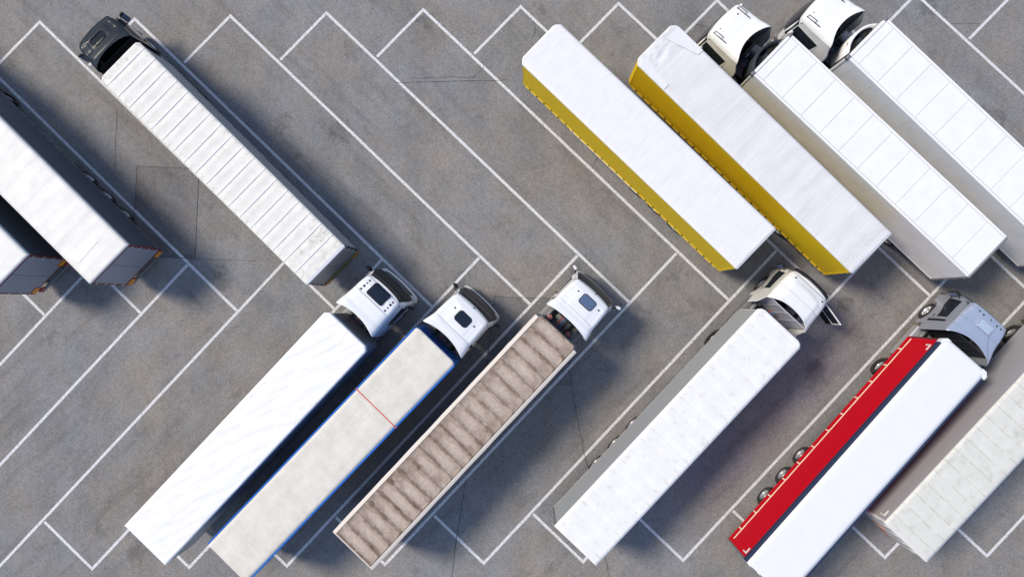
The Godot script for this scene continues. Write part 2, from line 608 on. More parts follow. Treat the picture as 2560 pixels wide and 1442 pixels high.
func _patches(ground: Node) -> void:
	# a darker square of newer asphalt, laid flush
	var patch = mats["asphalt"].duplicate()
	patch.albedo_color = Color(0.9, 0.9, 0.915)
	mats["asphalt_new"] = patch
	for q in [[[341, 415], [497, 422], [487, 647], [332, 640]], [[1236, 742], [1430, 746], [1432, 965], [1206, 960]]]:
		var c := []
		for p in q:
			c.append(gp(p[0], p[1]))
		var st := SurfaceTool.new()
		st.begin(Mesh.PRIMITIVE_TRIANGLES)
		for i in [0, 1, 2, 0, 2, 3]:
			var p: Vector2 = c[i]
			st.set_uv(Vector2(p.x / 64.0 + 0.7, p.y / 64.0 + 0.3))
			st.set_uv2(Vector2(p.x / 7.7, p.y / 7.7))
			st.set_normal(Vector3.UP)
			st.add_vertex(Vector3(p.x, 0.004, p.y))
		part(ground, "asphalt_patch", st.commit(), "asphalt_new")
	crack(ground, [[341, 415], [420, 418], [497, 422]], 0.012, 0.008)
	crack(ground, [[497, 422], [492, 530], [487, 647]], 0.012, 0.01)
	crack(ground, [[487, 647], [410, 642], [332, 640]], 0.014, 0.008)
	crack(ground, [[341, 415], [336, 520], [333, 640]], 0.012, 0.01)
	crack(ground, [[487, 647], [560, 650], [640, 652]], 0.006, 0.01)
	crack(ground, [[292, 275], [288, 345], [286, 420]], 0.008, 0.012)
	crack(ground, [[985, 207], [1075, 204], [1170, 202], [1270, 200]], 0.012, 0.02)
	crack(ground, [[1020, 196], [1110, 193], [1190, 193]], 0.007, 0.03)
	crack(ground, [[1180, 196], [1208, 170], [1206, 150]], 0.007, 0.02)
	crack(ground, [[1422, 925], [1436, 1000], [1446, 1060], [1462, 1140], [1473, 1180]], 0.014, 0.014)
	crack(ground, [[1512, 1392], [1520, 1420], [1526, 1460]], 0.014, 0.012)
	crack(ground, [[1165, 1195], [1155, 1260], [1140, 1350], [1127, 1460]], 0.013, 0.014)
	crack(ground, [[1236, 742], [1330, 744], [1395, 746]], 0.011, 0.008)
	crack(ground, [[1236, 742], [1226, 830], [1212, 960]], 0.011, 0.01)
	crack(ground, [[1494, 392], [1481, 420]], 0.012, 0.006)
	crack(ground, [[1333, 52], [1340, 75], [1331, 95]], 0.007, 0.02)
	crack(ground, [[1738, 62], [1752, 63], [1770, 66]], 0.009, 0.02)
	crack(ground, [[2380, 60], [2420, 58], [2450, 59]], 0.007, 0.03)

# ---------------------------------------------------------------- wheels
func wheel_meshes() -> void:
	if meshes.has("tyre"):
		return
	for wide in [false, true]:
		var w := 0.19 if not wide else 0.29
		var st := start(false)
		var prof := [[0.29, -w * 0.82], [0.36, -w * 0.98], [0.45, -w], [0.485, -w * 0.9], [0.5, -w * 0.7]]
		for k in 5:
			var z := -w * 0.7 + w * 1.4 * (k + 0.5) / 5.0
			prof.append([0.5, z - 0.012])
			prof.append([0.487, z - 0.006])
			prof.append([0.487, z + 0.006])
			prof.append([0.5, z + 0.012])
		prof.append_array([[0.5, w * 0.7], [0.485, w * 0.9], [0.45, w], [0.36, w * 0.98], [0.29, w * 0.82]])
		lathe(st, prof, 40, Vector3.ZERO)
		meshes["tyre_wide" if wide else "tyre"] = done(st)
	var rim := start(false)
	# outer flange, well, disc with ten hand holes, hub; the outside looks along +z
	lathe(rim, [[0.3, 0.17], [0.285, 0.175], [0.27, 0.14], [0.26, 0.06], [0.25, 0.05], [0.2, 0.04], [0.15, 0.075], [0.11, 0.08], [0.1, 0.13], [0.07, 0.15], [0.0, 0.152]], 40, Vector3.ZERO, 2, func(i: int, j: int) -> bool: return j == 4 and i % 4 < 2)
	lathe(rim, [[0.27, -0.16], [0.27, 0.0], [0.0, 0.0]], 40, Vector3.ZERO)
	for k in 10:
		lathe(rim, [[0.014, 0.07], [0.014, 0.1], [0.0, 0.102]], 6, Vector3(cos(TAU * k / 10) * 0.13, sin(TAU * k / 10) * 0.13, 0))
	meshes["rim"] = done(rim)
	var dish := start(false)
	lathe(dish, [[0.3, 0.17], [0.285, 0.175], [0.27, 0.14], [0.26, 0.0], [0.25, -0.04], [0.19, -0.06], [0.15, -0.03], [0.12, -0.02], [0.11, 0.12], [0.08, 0.15], [0.0, 0.152]], 40, Vector3.ZERO, 2, func(i: int, j: int) -> bool: return j == 4 and i % 4 < 2)
	meshes["rim_dish"] = done(dish)
	var guard := start(false)
	# an arched mudguard over the rear upper half of a wheel
	grid(guard, 14, 3, func(u: float, v: float) -> Vector3:
		var a := lerpf(deg_to_rad(15.0), deg_to_rad(165.0), u)
		return Vector3(cos(a) * 0.56, sin(a) * 0.56, lerpf(-0.2, 0.2, v)))
	grid(guard, 14, 3, func(u: float, v: float) -> Vector3:
		var a := lerpf(deg_to_rad(15.0), deg_to_rad(165.0), u)
		return Vector3(cos(a) * 0.545, sin(a) * 0.545, lerpf(-0.2, 0.2, v)), true)
	meshes["guard"] = done(guard)

func wheel(parent: Node, x: float, z: float, rim := "rim", rim_mat := "rim_steel", wide := false) -> void:
	wheel_meshes()
	var w := Node3D.new()
	w.name = "wheel"
	parent.add_child(w, true)
	w.position = Vector3(x, 0.5, z)
	if z < 0.0:
		w.rotation.y = PI
	w.rotation.z = rng.randf() * TAU
	part(w, "tyre", meshes["tyre_wide" if wide else "tyre"], "tyre")
	part(w, "rim", meshes[rim], rim_mat)

# ---------------------------------------------------------------- trailers
func outline_front(fx: float, hw: float, ch: float, z: float) -> float:
	# how far forward the roof reaches at z: chamfered corners
	return fx - maxf(0.0, absf(z) - (hw - ch)) * 0.9

func trailer_base(t: Node3D, L: float, hw: float, detached: bool, rim_mat := "rim_steel", guard_mat := "chassis_dark") -> void:
	var fx := L / 2.0
	var rx := -L / 2.0
	var st := start()
	for s in [-1.0, 1.0]:
		box(st, Vector3(rx + 0.25, 0.78, s * 0.5 - 0.06), Vector3(fx - 3.9, 1.1, s * 0.5 + 0.06), 0.01)
		box(st, Vector3(fx - 4.0, 1.045, s * 0.5 - 0.06), Vector3(fx - 0.3, 1.1, s * 0.5 + 0.06))
	for k in 9:
		var x := lerpf(rx + 0.5, fx - 4.1, k / 8.0)
		box(st, Vector3(x - 0.04, 0.86, -0.43), Vector3(x + 0.04, 1.05, 0.43))
	for x in [-8.12, -9.47, -10.86]:
		box(st, Vector3(fx + x - 0.07, 0.43, -0.82), Vector3(fx + x + 0.07, 0.57, 0.82), 0.02)
		for s in [-1.0, 1.0]:
			box(st, Vector3(fx + x - 0.1, 0.57, s * 0.5 - 0.05), Vector3(fx + x + 0.1, 0.79, s * 0.5 + 0.05))
	part(t, "chassis", st, "chassis_dark")
	for x in [-8.12, -9.47, -10.86]:
		for s in [-1.0, 1.0]:
			wheel(t, fx + x, s * (hw - 0.31), "rim", rim_mat)
			var g := part(t, "mudguard", meshes["guard"], guard_mat)
			g.position = Vector3(fx + x, 0.5, s * (hw - 0.31))
	for s in [-1.0, 1.0]:
		var leg := start()
		var foot := 0.0 if detached else 0.32
		box(leg, Vector3(fx - 4.55, 0.5 + foot * 0.3, s * 0.72 - 0.06), Vector3(fx - 4.43, 1.09, s * 0.72 + 0.06), 0.01)
		box(leg, Vector3(fx - 4.53, foot + 0.03, s * 0.72 - 0.045), Vector3(fx - 4.45, 0.6 + foot * 0.3, s * 0.72 + 0.045))
		box(leg, Vector3(fx - 4.65, foot, s * 0.72 - 0.13), Vector3(fx - 4.33, foot + 0.03, s * 0.72 + 0.13))
		part(t, "landing_leg", leg, "chassis_dark")
		var g2 := start()
		for y in [0.5, 0.8]:
			box(g2, Vector3(fx - 7.3, y, s * (hw - 0.06) - 0.02), Vector3(fx - 4.9, y + 0.13, s * (hw - 0.06) + 0.02), 0.008)
		for x in [-7.1, -6.1, -5.1]:
			box(g2, Vector3(fx + x - 0.03, 0.48, s * (hw - 0.11) - 0.025), Vector3(fx + x + 0.03, 1.09, s * (hw - 0.11) + 0.025))
		part(t, "side_guard", g2, "chassis_grey")
	var bump := start()
	box(bump, Vector3(rx + 0.02, 0.5, -1.15), Vector3(rx + 0.12, 0.65, 1.15), 0.015)
	for s in [-0.5, 0.5]:
		box(bump, Vector3(rx + 0.12, 0.55, s - 0.05), Vector3(rx + 0.3, 1.0, s + 0.05))
	part(t, "bumper", bump, "chassis_grey")
	for s in [-1.0, 1.0]:
		boxpart(t, "tail_light", Vector3(rx + 0.0, 0.72, s * 0.95 - 0.18), Vector3(rx + 0.1, 0.86, s * 0.95 + 0.18), "lamp_red", 0.02)
		boxpart(t, "lamp_bracket", Vector3(rx + 0.04, 0.86, s * 0.95 - 0.05), Vector3(rx + 0.3, 1.09, s * 0.95 + 0.05), "chassis_dark")
	var pin := start()
	lathe(pin, [[0.0, 0.94], [0.045, 0.94], [0.045, 1.05], [0.0, 1.05]], 12, Vector3(fx - 1.65, 0, 0), 1)
	part(t, "kingpin", pin, "chassis_grey")

func floor_outline(fx: float, rx: float, hw: float, ch: float) -> Array:
	return [Vector2(fx, -hw + ch), Vector2(fx, hw - ch), Vector2(fx - ch * 0.9, hw), Vector2(rx, hw), Vector2(rx, -hw), Vector2(fx - ch * 0.9, -hw)]

func roof_surface(t: Node3D, L: float, hw: float, ch: float, y: float, fn: Callable, material: String, drop := 0.1, nu := 160, nv := 18, called := "roof") -> MeshInstance3D:
	var fx := L / 2.0
	var rx := -L / 2.0
	var st := start(false)
	var p := func(u: float, v: float) -> Vector3:
		var z := lerpf(-hw, hw, v)
		var x := lerpf(outline_front(fx, hw, ch, z), rx, u)
		var e := minf(1.0, minf(minf(v, 1.0 - v) * 2.0 * hw, minf(u, 1.0 - u) * L) / 0.1)
		return Vector3(x, y + fn.call(fx - x, z) * e - 0.025 * (1.0 - e) * (1.0 - e), z)
	grid(st, nu, nv, p)
	# the turned-down edge all round
	for s in [0.0, 1.0]:
		grid(st, nu, 1, func(u: float, v: float) -> Vector3:
			var q: Vector3 = p.call(u, s)
			return q - Vector3(0, v * (drop + q.y - y), 0), s == 0.0)
		grid(st, nv, 1, func(u: float, v: float) -> Vector3:
			var q: Vector3 = p.call(s, u)
			return q - Vector3(0, v * (drop + q.y - y), 0), s == 1.0)
	return part(t, called, st, material)

func curtain(t: Node3D, L: float, hw: float, ch: float, s: float, y0: float, y1: float, material: String, waves := 0.006) -> MeshInstance3D:
	var x1 := L / 2.0 - maxf(ch, 0.12)
	var x0 := -L / 2.0 + 0.1
	var st := start(false)
	var ph := rng.randf() * 9.0
	grid(st, 110, 6, func(u: float, v: float) -> Vector3:
		var x := lerpf(x0, x1, u)
		var w := waves * (sin(x * 5.1 + ph) + 0.6 * sin(x * 11.3 + ph * 2.0)) * (0.4 + 0.6 * (1.0 - v)) + waves * 2.0 * noise_b.get_noise_2d(x * 1.5 + ph * 10.0, v * 2.0)
		return Vector3(x, lerpf(y0, y1, v), s * (hw - 0.02 + w)), s > 0.0)
	st.set_smooth_group(-1)
	box(st, Vector3(x0, y0 + 0.01, minf(s * (hw - 0.07), s * (hw - 0.045))), Vector3(x1, y1, maxf(s * (hw - 0.07), s * (hw - 0.045))))
	return part(t, "side_curtain", st, material)

func front_wall(t: Node3D, L: float, hw: float, ch: float, y0: float, y1: float, material: String) -> MeshInstance3D:
	var fx := L / 2.0 - 0.015
	var w := hw - 0.015
	var st := start()
	var c := maxf(ch, 0.04)
	prism(st, [Vector2(fx, -w + c), Vector2(fx, w - c), Vector2(fx - c, w), Vector2(fx - c - 0.05, w), Vector2(fx - c - 0.05, -w), Vector2(fx - c, -w)], y0, y1)
	var o := part(t, "front_wall", st, material)
	for z in [-0.62, 0.0, 0.62]:
		boxpart(o, "rib", Vector3(fx - 0.005, y0 + 0.1, z - 0.04), Vector3(fx + 0.014, y1 - 0.1, z + 0.04), material, 0.006)
	return o

func rear_end(t: Node3D, L: float, hw: float, y0: float, y1: float, door_mat: String, frame_mat: String, bars := true) -> Array:
	var rx := -L / 2.0
	var st := start()
	for s in [-1.0, 1.0]:
		box(st, Vector3(rx, y0, minf(s * hw, s * (hw - 0.1))), Vector3(rx + 0.1, y1, maxf(s * hw, s * (hw - 0.1))), 0.012)
	box(st, Vector3(rx, y1 - 0.12, -hw + 0.1), Vector3(rx + 0.1, y1, hw - 0.1), 0.012)
	box(st, Vector3(rx, y0, -hw + 0.1), Vector3(rx + 0.1, y0 + 0.12, hw - 0.1), 0.012)
	part(t, "rear_frame", st, frame_mat)
	var doors := []
	for s in [-1.0, 1.0]:
		var a: float = s * 0.008
		var b: float = s * (hw - 0.105)
		var d := boxpart(t, "rear_door", Vector3(rx - 0.012, y0 + 0.125, minf(a, b)), Vector3(rx + 0.05, y1 - 0.125, maxf(a, b)), door_mat, 0.008)
		doors.append(d)
		if bars:
			for z in [0.3, 0.85]:
				var lb := start(false)
				tube(lb, [Vector3(rx - 0.035, y0 + 0.1, s * z), Vector3(rx - 0.035, y1 - 0.1, s * z)], 0.016, 8)
				part(d, "locking_bar", lb, "alloy")
		for k in 4:
			var y := lerpf(y0 + 0.35, y1 - 0.35, k / 3.0)
			boxpart(d, "hinge", Vector3(rx - 0.03, y - 0.03, minf(s * (hw - 0.2), s * (hw + 0.005))), Vector3(rx - 0.013, y + 0.03, maxf(s * (hw - 0.2), s * (hw + 0.005))), "alloy", 0.005)
	return doors

func marks(t: Node3D, L: float, hw: float, s: float, y: float, front: bool, rear: bool) -> void:
	# reflective corner strips near the top of the curtain
	for e in [[front, L / 2.0 - 0.55, -1.0], [rear, -L / 2.0 + 0.25, 1.0]]:
		if not e[0]:
			continue
		var st := start()
		var z0 := minf(s * (hw - 0.02), s * (hw + 0.012))
		var z1 := maxf(s * (hw - 0.02), s * (hw + 0.012))
		box(st, Vector3(minf(e[1], e[1] + e[2] * 0.32), y, z0), Vector3(maxf(e[1], e[1] + e[2] * 0.32), y + 0.07, z1))
		box(st, Vector3(minf(e[1], e[1] + e[2] * 0.06), y - 0.3, z0), Vector3(maxf(e[1], e[1] + e[2] * 0.06), y, z1))
		part(t, "corner_mark", st, "mark_white")

func buckles(parent: Node3D, L: float, hw: float, s: float, n: int, y0: float, y1: float, material: String, w := 0.035) -> void:
	for k in n:
		var x := lerpf(-L / 2.0 + 0.35, L / 2.0 - 0.45, (k + 0.5) / n)
		boxpart(parent, "buckle", Vector3(x - w, y0, minf(s * (hw - 0.015), s * (hw + 0.028))), Vector3(x + w, y1, maxf(s * (hw - 0.015), s * (hw + 0.028))), material, 0.006)

func trailer(label: String, at: Vector2, th: float, L: float, W: float, o := {}) -> Node3D:
	var hw := W / 2.0
	var t := thing("semi_trailer", label, "semi trailer", "parked semi-trailers", Vector3(at.x, 0, at.y), th)
	var ch: float = o.get("ch", 0.04)
	var fx := L / 2.0
	var rx := -fx
	trailer_base(t, L, hw, o.get("detached", false), o.get("rim", "rim_steel"))
	var y0: float = o.get("y0", 1.1)
	var fl := start()
	prism(fl, floor_outline(fx - 0.02, rx + 0.1, hw - 0.01, ch), 1.1, 1.24)
	part(t, "floor_frame", fl, o.get("floor_mat", "chassis_grey"))
	var yt := 3.9
	front_wall(t, L, hw, ch, 1.24, yt, o.get("front_mat", "curtain_mid"))
	rear_end(t, L, hw, 1.1, yt, o.get("door_mat", "door_grey"), o.get("frame_mat", "chassis_grey"), o.get("bars", true))
	if o.has("curtain"):
		for s in [-1.0, 1.0]:
			var c := curtain(t, L, hw, ch, s, o.get("curtain_y0", 1.2), yt, o.curtain, o.get("waves", 0.006))
			if o.has("buckles"):
				buckles(c, L, hw, s, o.buckles, o.get("buckle_y0", 1.12), o.get("buckle_y1", 1.26), o.get("buckle_mat", "black_plastic"), o.get("buckle_w", 0.035))
	return t

# ---------------------------------------------------------------- tractor units
func ytable(tab: Array, x: float) -> float:
	if x >= tab[0][0]:
		return tab[0][1]
	for i in tab.size() - 1:
		if x >= tab[i + 1][0]:
			var f: float = (tab[i][0] - x) / (tab[i][0] - tab[i + 1][0])
			return lerpf(tab[i][1], tab[i + 1][1], f * f * (3.0 - 2.0 * f) * 0.5 + f * 0.5)
	return tab[-1][1]

func tractor(label: String, at: Vector2, th: float, o := {}) -> Node3D:
	# at: the point under the middle of the trailer's front wall; +x forward
	var t := thing("tractor_unit", label, "truck", "tractor units of the parked lorries", Vector3(at.x, 0, at.y), th)
	var paint: String = o.get("paint", "cab_white")
	var xb: float = o.get("xb", 2.93)
	var xrf: float = o.get("xrf", 2.48)
	var xt: float = o.get("tip", 0.4)
	var xm: float = o.get("mid", 0.62)
	var xs: float = o.get("seam", 1.1)
	var wf: float = o.get("wf", 1.08)
	var wt: float = o.get("wt", 1.27)
	var lift: float = o.get("lift", 0.035)
	var xc := 0.8
	var wb := 1.245
	var tab: Array = o.get("roof", [[2.5, 3.18], [2.36, 3.33], [2.1, 3.43], [1.6, 3.49], [1.1, 3.55], [0.8, 3.64], [0.3, 3.76]])
	var bump: Callable = o.get("bump", func(_x: float, _a: float) -> float: return 0.0)
	var yfront: float = tab[0][1]
	var er: float = o.get("edge", 0.15)
	var ea: float = o.get("edge_from", 0.84)
	var ed := 0.05 + er
	var fin_low: float = o.get("fin_low", xt + 0.01)
	var drop := func(a: float) -> float:
		var q := clampf((absf(a) - ea) / (1.0 - ea), 0.0, 1.0)
		return 0.05 * a * a + er * (1.0 - sqrt(maxf(0.0, 1.0 - q * q)))
	var xfront := func(y: float, a: float) -> float:
		var x := xb
		if y > 1.5:
			x -= (xb - xrf) * pow((y - 1.5) / (yfront - 1.5), 1.35)
		var q := clampf((absf(a) - 0.8) / 0.2, 0.0, 1.0)
		return x - 0.11 * a * a - 0.2 * (1.0 - sqrt(maxf(0.0, 1.0 - q * q)))
	var wtop := func(x: float) -> float:
		if x > xs:
			return lerpf(wf + 0.07, wf, smoothstep(xs, xrf, x))
		return lerpf(wt, wf + 0.07, smoothstep(xt, xs, x))
	var yr := func(x: float) -> float: return ytable(tab, x)
	var width := func(x: float, y: float) -> float:
		var ye: float = yr.call(x) - ed
		var f := smoothstep(o.get("lean", 2.15), ye, y)
		return lerpf(wb, wtop.call(x), f)
	var y0f := func(a: float) -> float: return yfront - drop.call(a)
	var xfr := func(a: float) -> float: return xfront.call(y0f.call(a), a)
	var xrear := func(a: float) -> float: return lerpf(xm, xt, pow(absf(a), 2.2))
	var roofp := func(x: float, a: float) -> Vector3:
		return Vector3(x, yr.call(x) - drop.call(a) + bump.call(x, a), a * wtop.call(x))
	# cab shell: roof to the seam, front and both sides
	var st := start(false)
	grid(st, 26, 30, func(u: float, v: float) -> Vector3:
		var a := v * 2.0 - 1.0
		var x := lerpf(xfr.call(a), xs - 0.05, u)
		var p: Vector3 = roofp.call(x, a)
		if u == 0.0:
			p.y = y0f.call(a)
		return p)
	grid(st, 14, 30, func(u: float, v: float) -> Vector3:
		var a := v * 2.0 - 1.0
		var y := lerpf(y0f.call(a), 0.55, u)
		var x: float = xfront.call(y, a)
		return Vector3(x, y, a * width.call(minf(x, xfr.call(a)), y)), true)
	var open_door: bool = o.get("open_door", false)
	for s in [-1.0, 1.0]:
		grid(st, 30, 16, func(u: float, v: float) -> Vector3:
			var xtop := lerpf(xfr.call(s), xc, u)
			var ye: float = y0f.call(s) if u == 0.0 else yr.call(xtop) - ed
			var low := 0.55
			var dxw := absf(lerpf(xb - 0.31, xc, u) - 1.63)
			if dxw < 0.64:
				low = 0.5 + sqrt(maxf(0.0, 0.64 * 0.64 - dxw * dxw)) + 0.02
			var y := lerpf(ye, low, v)
			var x := lerpf(xfront.call(y, s), xc, u)
			return Vector3(x, y, s * width.call(minf(x, xtop), y)), s > 0.0, (func(p: Vector3, q: Vector3) -> bool:
				var m := (p + q) / 2.0
				return m.x > 1.2 and m.x < 2.3 and m.y > 1.2 and m.y < 2.75) if open_door and s > 0.0 else null)
	part(t, "cab_shell", st, paint)
	# rear wall of the cab and the dark bulkheads inside
	var rw := boxpart(t, "rear_wall", Vector3(xc - 0.05, 0.95, -1.16), Vector3(xc, 3.3, 1.16), o.get("wall_mat", "grey_plastic"), 0.02)
	for z in [-0.55, 0.0, 0.55]:
		boxpart(rw, "rib", Vector3(xc - 0.075, 1.2, z - 0.05), Vector3(xc - 0.052, 3.1, z + 0.05), o.get("wall_mat", "grey_plastic"), 0.008)
	boxpart(t, "cab_floor", Vector3(xc + 0.02, 1.0, -1.14), Vector3(2.5, 1.08, 1.14), "black_plastic")
	# roof deflector with its concave rear edge
	var df := start(false)
	var ny := 30
	var dp := func(u: float, v: float) -> Vector3:
		var a := v * 2.0 - 1.0
		var p: Vector3 = roofp.call(lerpf(xs, xrear.call(a), u), a)
		var m := 1.0 - smoothstep(0.7, 0.98, absf(a))
		p.y += lift * m * smoothstep(0.0, 0.06, u) + 0.004
		return p
	grid(df, 24, ny, dp)
	grid(df, 24, ny, func(u: float, v: float) -> Vector3: return dp.call(u, v) - Vector3(0, 0.03, 0), true)
	grid(df, ny, 1, func(u: float, v: float) -> Vector3: return dp.call(1.0, u) - Vector3(0, 0.03 * v, 0), true)
	grid(df, ny, 1, func(u: float, v: float) -> Vector3: return dp.call(0.0, u) - Vector3(0, 0.03 * v, 0))
	part(t, "roof_deflector", df, o.get("deflector_mat", paint))
	for s in [-1.0, 1.0]:
		var fin := start(false)
		for k in 2:
			grid(fin, 6, 12, func(u: float, v: float) -> Vector3:
				var x := lerpf(xc + 0.01, lerpf(xt + 0.01, fin_low, smoothstep(0.0, 0.5, v)), u)
				var ye: float = yr.call(x) - ed - 0.005
				var y := lerpf(ye, 1.15 + 0.12 * u, v)
				return Vector3(x, y, s * (width.call(x, y) - 0.025 * k)), (s > 0.0) != (k == 1))
		grid(fin, 1, 12, func(u: float, v: float) -> Vector3:
			var x := lerpf(xt + 0.01, fin_low, smoothstep(0.0, 0.5, v))
			var ye: float = yr.call(x) - ed - 0.005
			var y := lerpf(ye, 1.27, v)
			return Vector3(x, y, s * (width.call(x, y) - 0.025 * u)))
		part(t, "side_fin", fin, o.get("fin_mat", paint))
	# glass
	var ws := start(false)
	grid(ws, 24, 10, func(u: float, v: float) -> Vector3:
		var a: float = lerpf(-1.0, 1.0, u) * o.get("screen", 0.93)
		var y := lerpf(1.62, y0f.call(a) - o.get("screen_gap", 0.06), v)
		var x: float = xfront.call(y, a)
		return Vector3(x + 0.012, y, a * width.call(minf(x, xfr.call(a)), y)), false)
	part(t, "windscreen", ws, "glass_dark")
	# black grille and bumper, lamps
	var gr := start(false)
	grid(gr, 16, 6, func(u: float, v: float) -> Vector3:
		var a := lerpf(-0.72, 0.72, u)
		var y := lerpf(0.82, 1.5, v)
		return Vector3(xfront.call(y, a) + 0.014, y, a * wb))
	var grille := part(t, "grille", gr, o.get("grille_mat", "black_plastic"))
	for k in 4:
		var y := 0.92 + 0.15 * k
		var sl := start(false)
		var pts := []
		for i in 9:
			var a := lerpf(-0.68, 0.68, i / 8.0)
			pts.append(Vector3(xfront.call(y, a) + 0.03, y, a * wb))
		tube(sl, pts, 0.022, 6)
		part(grille, "slat", sl, o.get("slat_mat", "grey_plastic"))
	var bm := start(false)
	var bp := func(u: float, k: int) -> Vector3:
		var a := lerpf(-1.0, 1.0, u)
		return Vector3(xfront.call(0.6, a) + [0.02, 0.09, 0.09, 0.02][k], [0.78, 0.74, 0.36, 0.32][k], a * (wb + 0.005))
	for k in 3:
		grid(bm, 28, 1, func(u: float, v: float) -> Vector3: return bp.call(u, k + int(v)))
	part(t, "bumper", bm, o.get("bumper_mat", "grey_plastic"))
	for s in [-1.0, 1.0]:
		var hl := start(false)
		grid(hl, 6, 3, func(u: float, v: float) -> Vector3:
			var a: float = s * lerpf(0.66, 0.9, u)
			return Vector3(xfront.call(0.6, a) + 0.1, lerpf(0.52, 0.7, v), a * wb), s < 0.0)
		part(t, "headlight", hl, "lamp_white")
	if o.get("visor", false):
		var vs := start(false)
		var q := [[0.03, 0.02], [0.2, -0.05], [0.22, -0.12], [0.05, -0.04], [0.03, 0.02]]
		for k in 4:
			grid(vs, 24, 1, func(u: float, v: float) -> Vector3:
				var a := lerpf(-0.92, 0.92, u)
				var e: Array = q[k + int(v)]
				var y: float = y0f.call(a) - 0.05
				return Vector3(xfront.call(y, a) + e[0], y + e[1], a * wtop.call(xrf)))
		part(t, "sun_visor", vs, "black_plastic")
	# doors with their window, handle and mirror
	for s in [-1.0, 1.0]:
		var lowx: float = o.get("win_rear", 1.22)
		var side := func(x: float, y: float, off: float) -> Vector3:
			return Vector3(x, y, s * (width.call(minf(x, 2.3), y) + off))
		var holder: Node3D = t
		if open_door and s > 0.0:
			_open_door(t, side, paint)
		else:
			var dr := start(false)
			grid(dr, 8, 10, func(u: float, v: float) -> Vector3: return side.call(lerpf(1.15, 2.42, u), lerpf(1.15, 2.78, v), 0.012), s > 0.0)
			holder = part(t, "door", dr, paint)
			var wn := start(false)
			grid(wn, 10, 5, func(u: float, v: float) -> Vector3:
				var x := lerpf(lowx + o.get("win_cut", 0.0) * (1.0 - v), o.get("win_front", 2.38) - 0.1 * v, u)
				var lowy: float = 1.92 - o.get("win_dip", 0.22) * smoothstep(0.2, 0.7, u)
				return side.call(x, lerpf(lowy, o.get("win_top", 2.66), v), 0.02), s > 0.0)
			part(holder, "window", wn, "glass_dark")
			var hd := start()
			box(hd, Vector3(1.2, 1.62, minf(s * (wb + 0.01), s * (wb + 0.04))), Vector3(1.36, 1.66, maxf(s * (wb + 0.01), s * (wb + 0.04))), 0.008)
			part(holder, "handle", hd, "black_plastic")
		if o.get("side_panel", false):
			var sp := start(false)
			grid(sp, 2, 4, func(u: float, v: float) -> Vector3: return side.call(lerpf(0.95, 1.08, u), lerpf(1.4, 2.8, v), 0.014), s > 0.0)
			part(t, "side_vent", sp, "black_plastic")
		if o.get("fin_window", false):
			# dark quarter panel between door and side fin
			var fw := start(false)
			grid(fw, 4, 4, func(u: float, v: float) -> Vector3:
				var x := lerpf(0.86, 1.12 - 0.18 * (1.0 - v), u)
				return side.call(x, lerpf(2.2, 3.22, v), 0.014), s > 0.0)
			part(t, "quarter_panel", fw, "glass_dark")
		var mr := Node3D.new()
		mr.name = "mirror"
		t.add_child(mr, true)
		var mx: float = o.get("mirror_x", 2.52)
		mr.position = Vector3(mx, 2.15, s * 1.44)
		mr.rotation.y = s * 0.25
		boxpart(mr, "housing", Vector3(-0.05, -0.42, -0.13), Vector3(0.09, 0.35, 0.13), o.get("mirror_mat", "black_plastic"), 0.05)
		boxpart(mr, "mirror_glass", Vector3(-0.062, -0.36, -0.1), Vector3(-0.052, 0.28, 0.1), "glass_blue", 0.0)
		var ar := start(false)
		for y in [-0.3, 0.3]:
			tube(ar, [Vector3(-0.02, y, -s * 0.1), Vector3(-0.12, y, -s * 0.235)], 0.02, 6)
		part(mr, "arm", ar, "black_plastic")
		# step panel and fuel tank
		var tank := start(false)
		var tp := []
		for k in 13:
			var an := TAU * k / 12.0
			tp.append([cos(an), sin(an)])
		grid(tank, 1, 24, func(u: float, v: float) -> Vector3:
			var an := v * TAU
			var cx := signf(cos(an)) * pow(absf(cos(an)), 0.45)
			var cy := signf(sin(an)) * pow(absf(sin(an)), 0.45)
			return Vector3(lerpf(-1.25, 0.62, u), 0.68 + 0.27 * cy, s * (0.92 + 0.28 * cx)))
		tank.set_smooth_group(-1)
		for e in [-1.25, 0.62]:
			var ring := []
			for k in 24:
				var an := TAU * k / 24.0
				ring.append(Vector3(e, 0.68 + 0.27 * signf(sin(an)) * pow(absf(sin(an)), 0.45), s * (0.92 + 0.28 * signf(cos(an)) * pow(absf(cos(an)), 0.45))))
			outward(tank, ring, Vector3(-0.3, 0.68, s * 0.92))
		part(t, "fuel_tank", tank, o.get("tank_mat", "chassis_grey"))
		wheel(t, 1.63, s * 1.02, "rim", o.get("rim", "rim_steel"))
		wheel(t, -2.08, s * 0.93, "rim_dish", o.get("rim", "rim_steel"), true)
		var mg := start(false)
		for k in 2:
			for r0 in [[12.0, 62.0], [118.0, 168.0]]:
				grid(mg, 8, 2, func(u: float, v: float) -> Vector3:
					var an := deg_to_rad(lerpf(r0[0], r0[1], u))
					return Vector3(-2.08 + cos(an) * (0.57 - 0.015 * k), 0.5 + sin(an) * (0.57 - 0.015 * k) - 0.03, s * lerpf(0.64, 1.22, v)), k == 1)
		part(t, "mudguard", mg, "black_plastic")
	# chassis, catwalk, fifth wheel, tanks and air lines behind the cab
	var chs := start()
	for s in [-1.0, 1.0]:
		box(chs, Vector3(-3.0, 0.62, s * 0.42 - 0.05), Vector3(2.4, 0.88, s * 0.42 + 0.05), 0.01)
	for x in [-2.9, -2.1, -1.2, -0.3, 0.6, 1.6, 2.3]:
		box(chs, Vector3(x - 0.06, 0.65, -0.37), Vector3(x + 0.06, 0.85, 0.37))
	box(chs, Vector3(-2.16, 0.42, -0.66), Vector3(-2.0, 0.58, 0.66), 0.02)
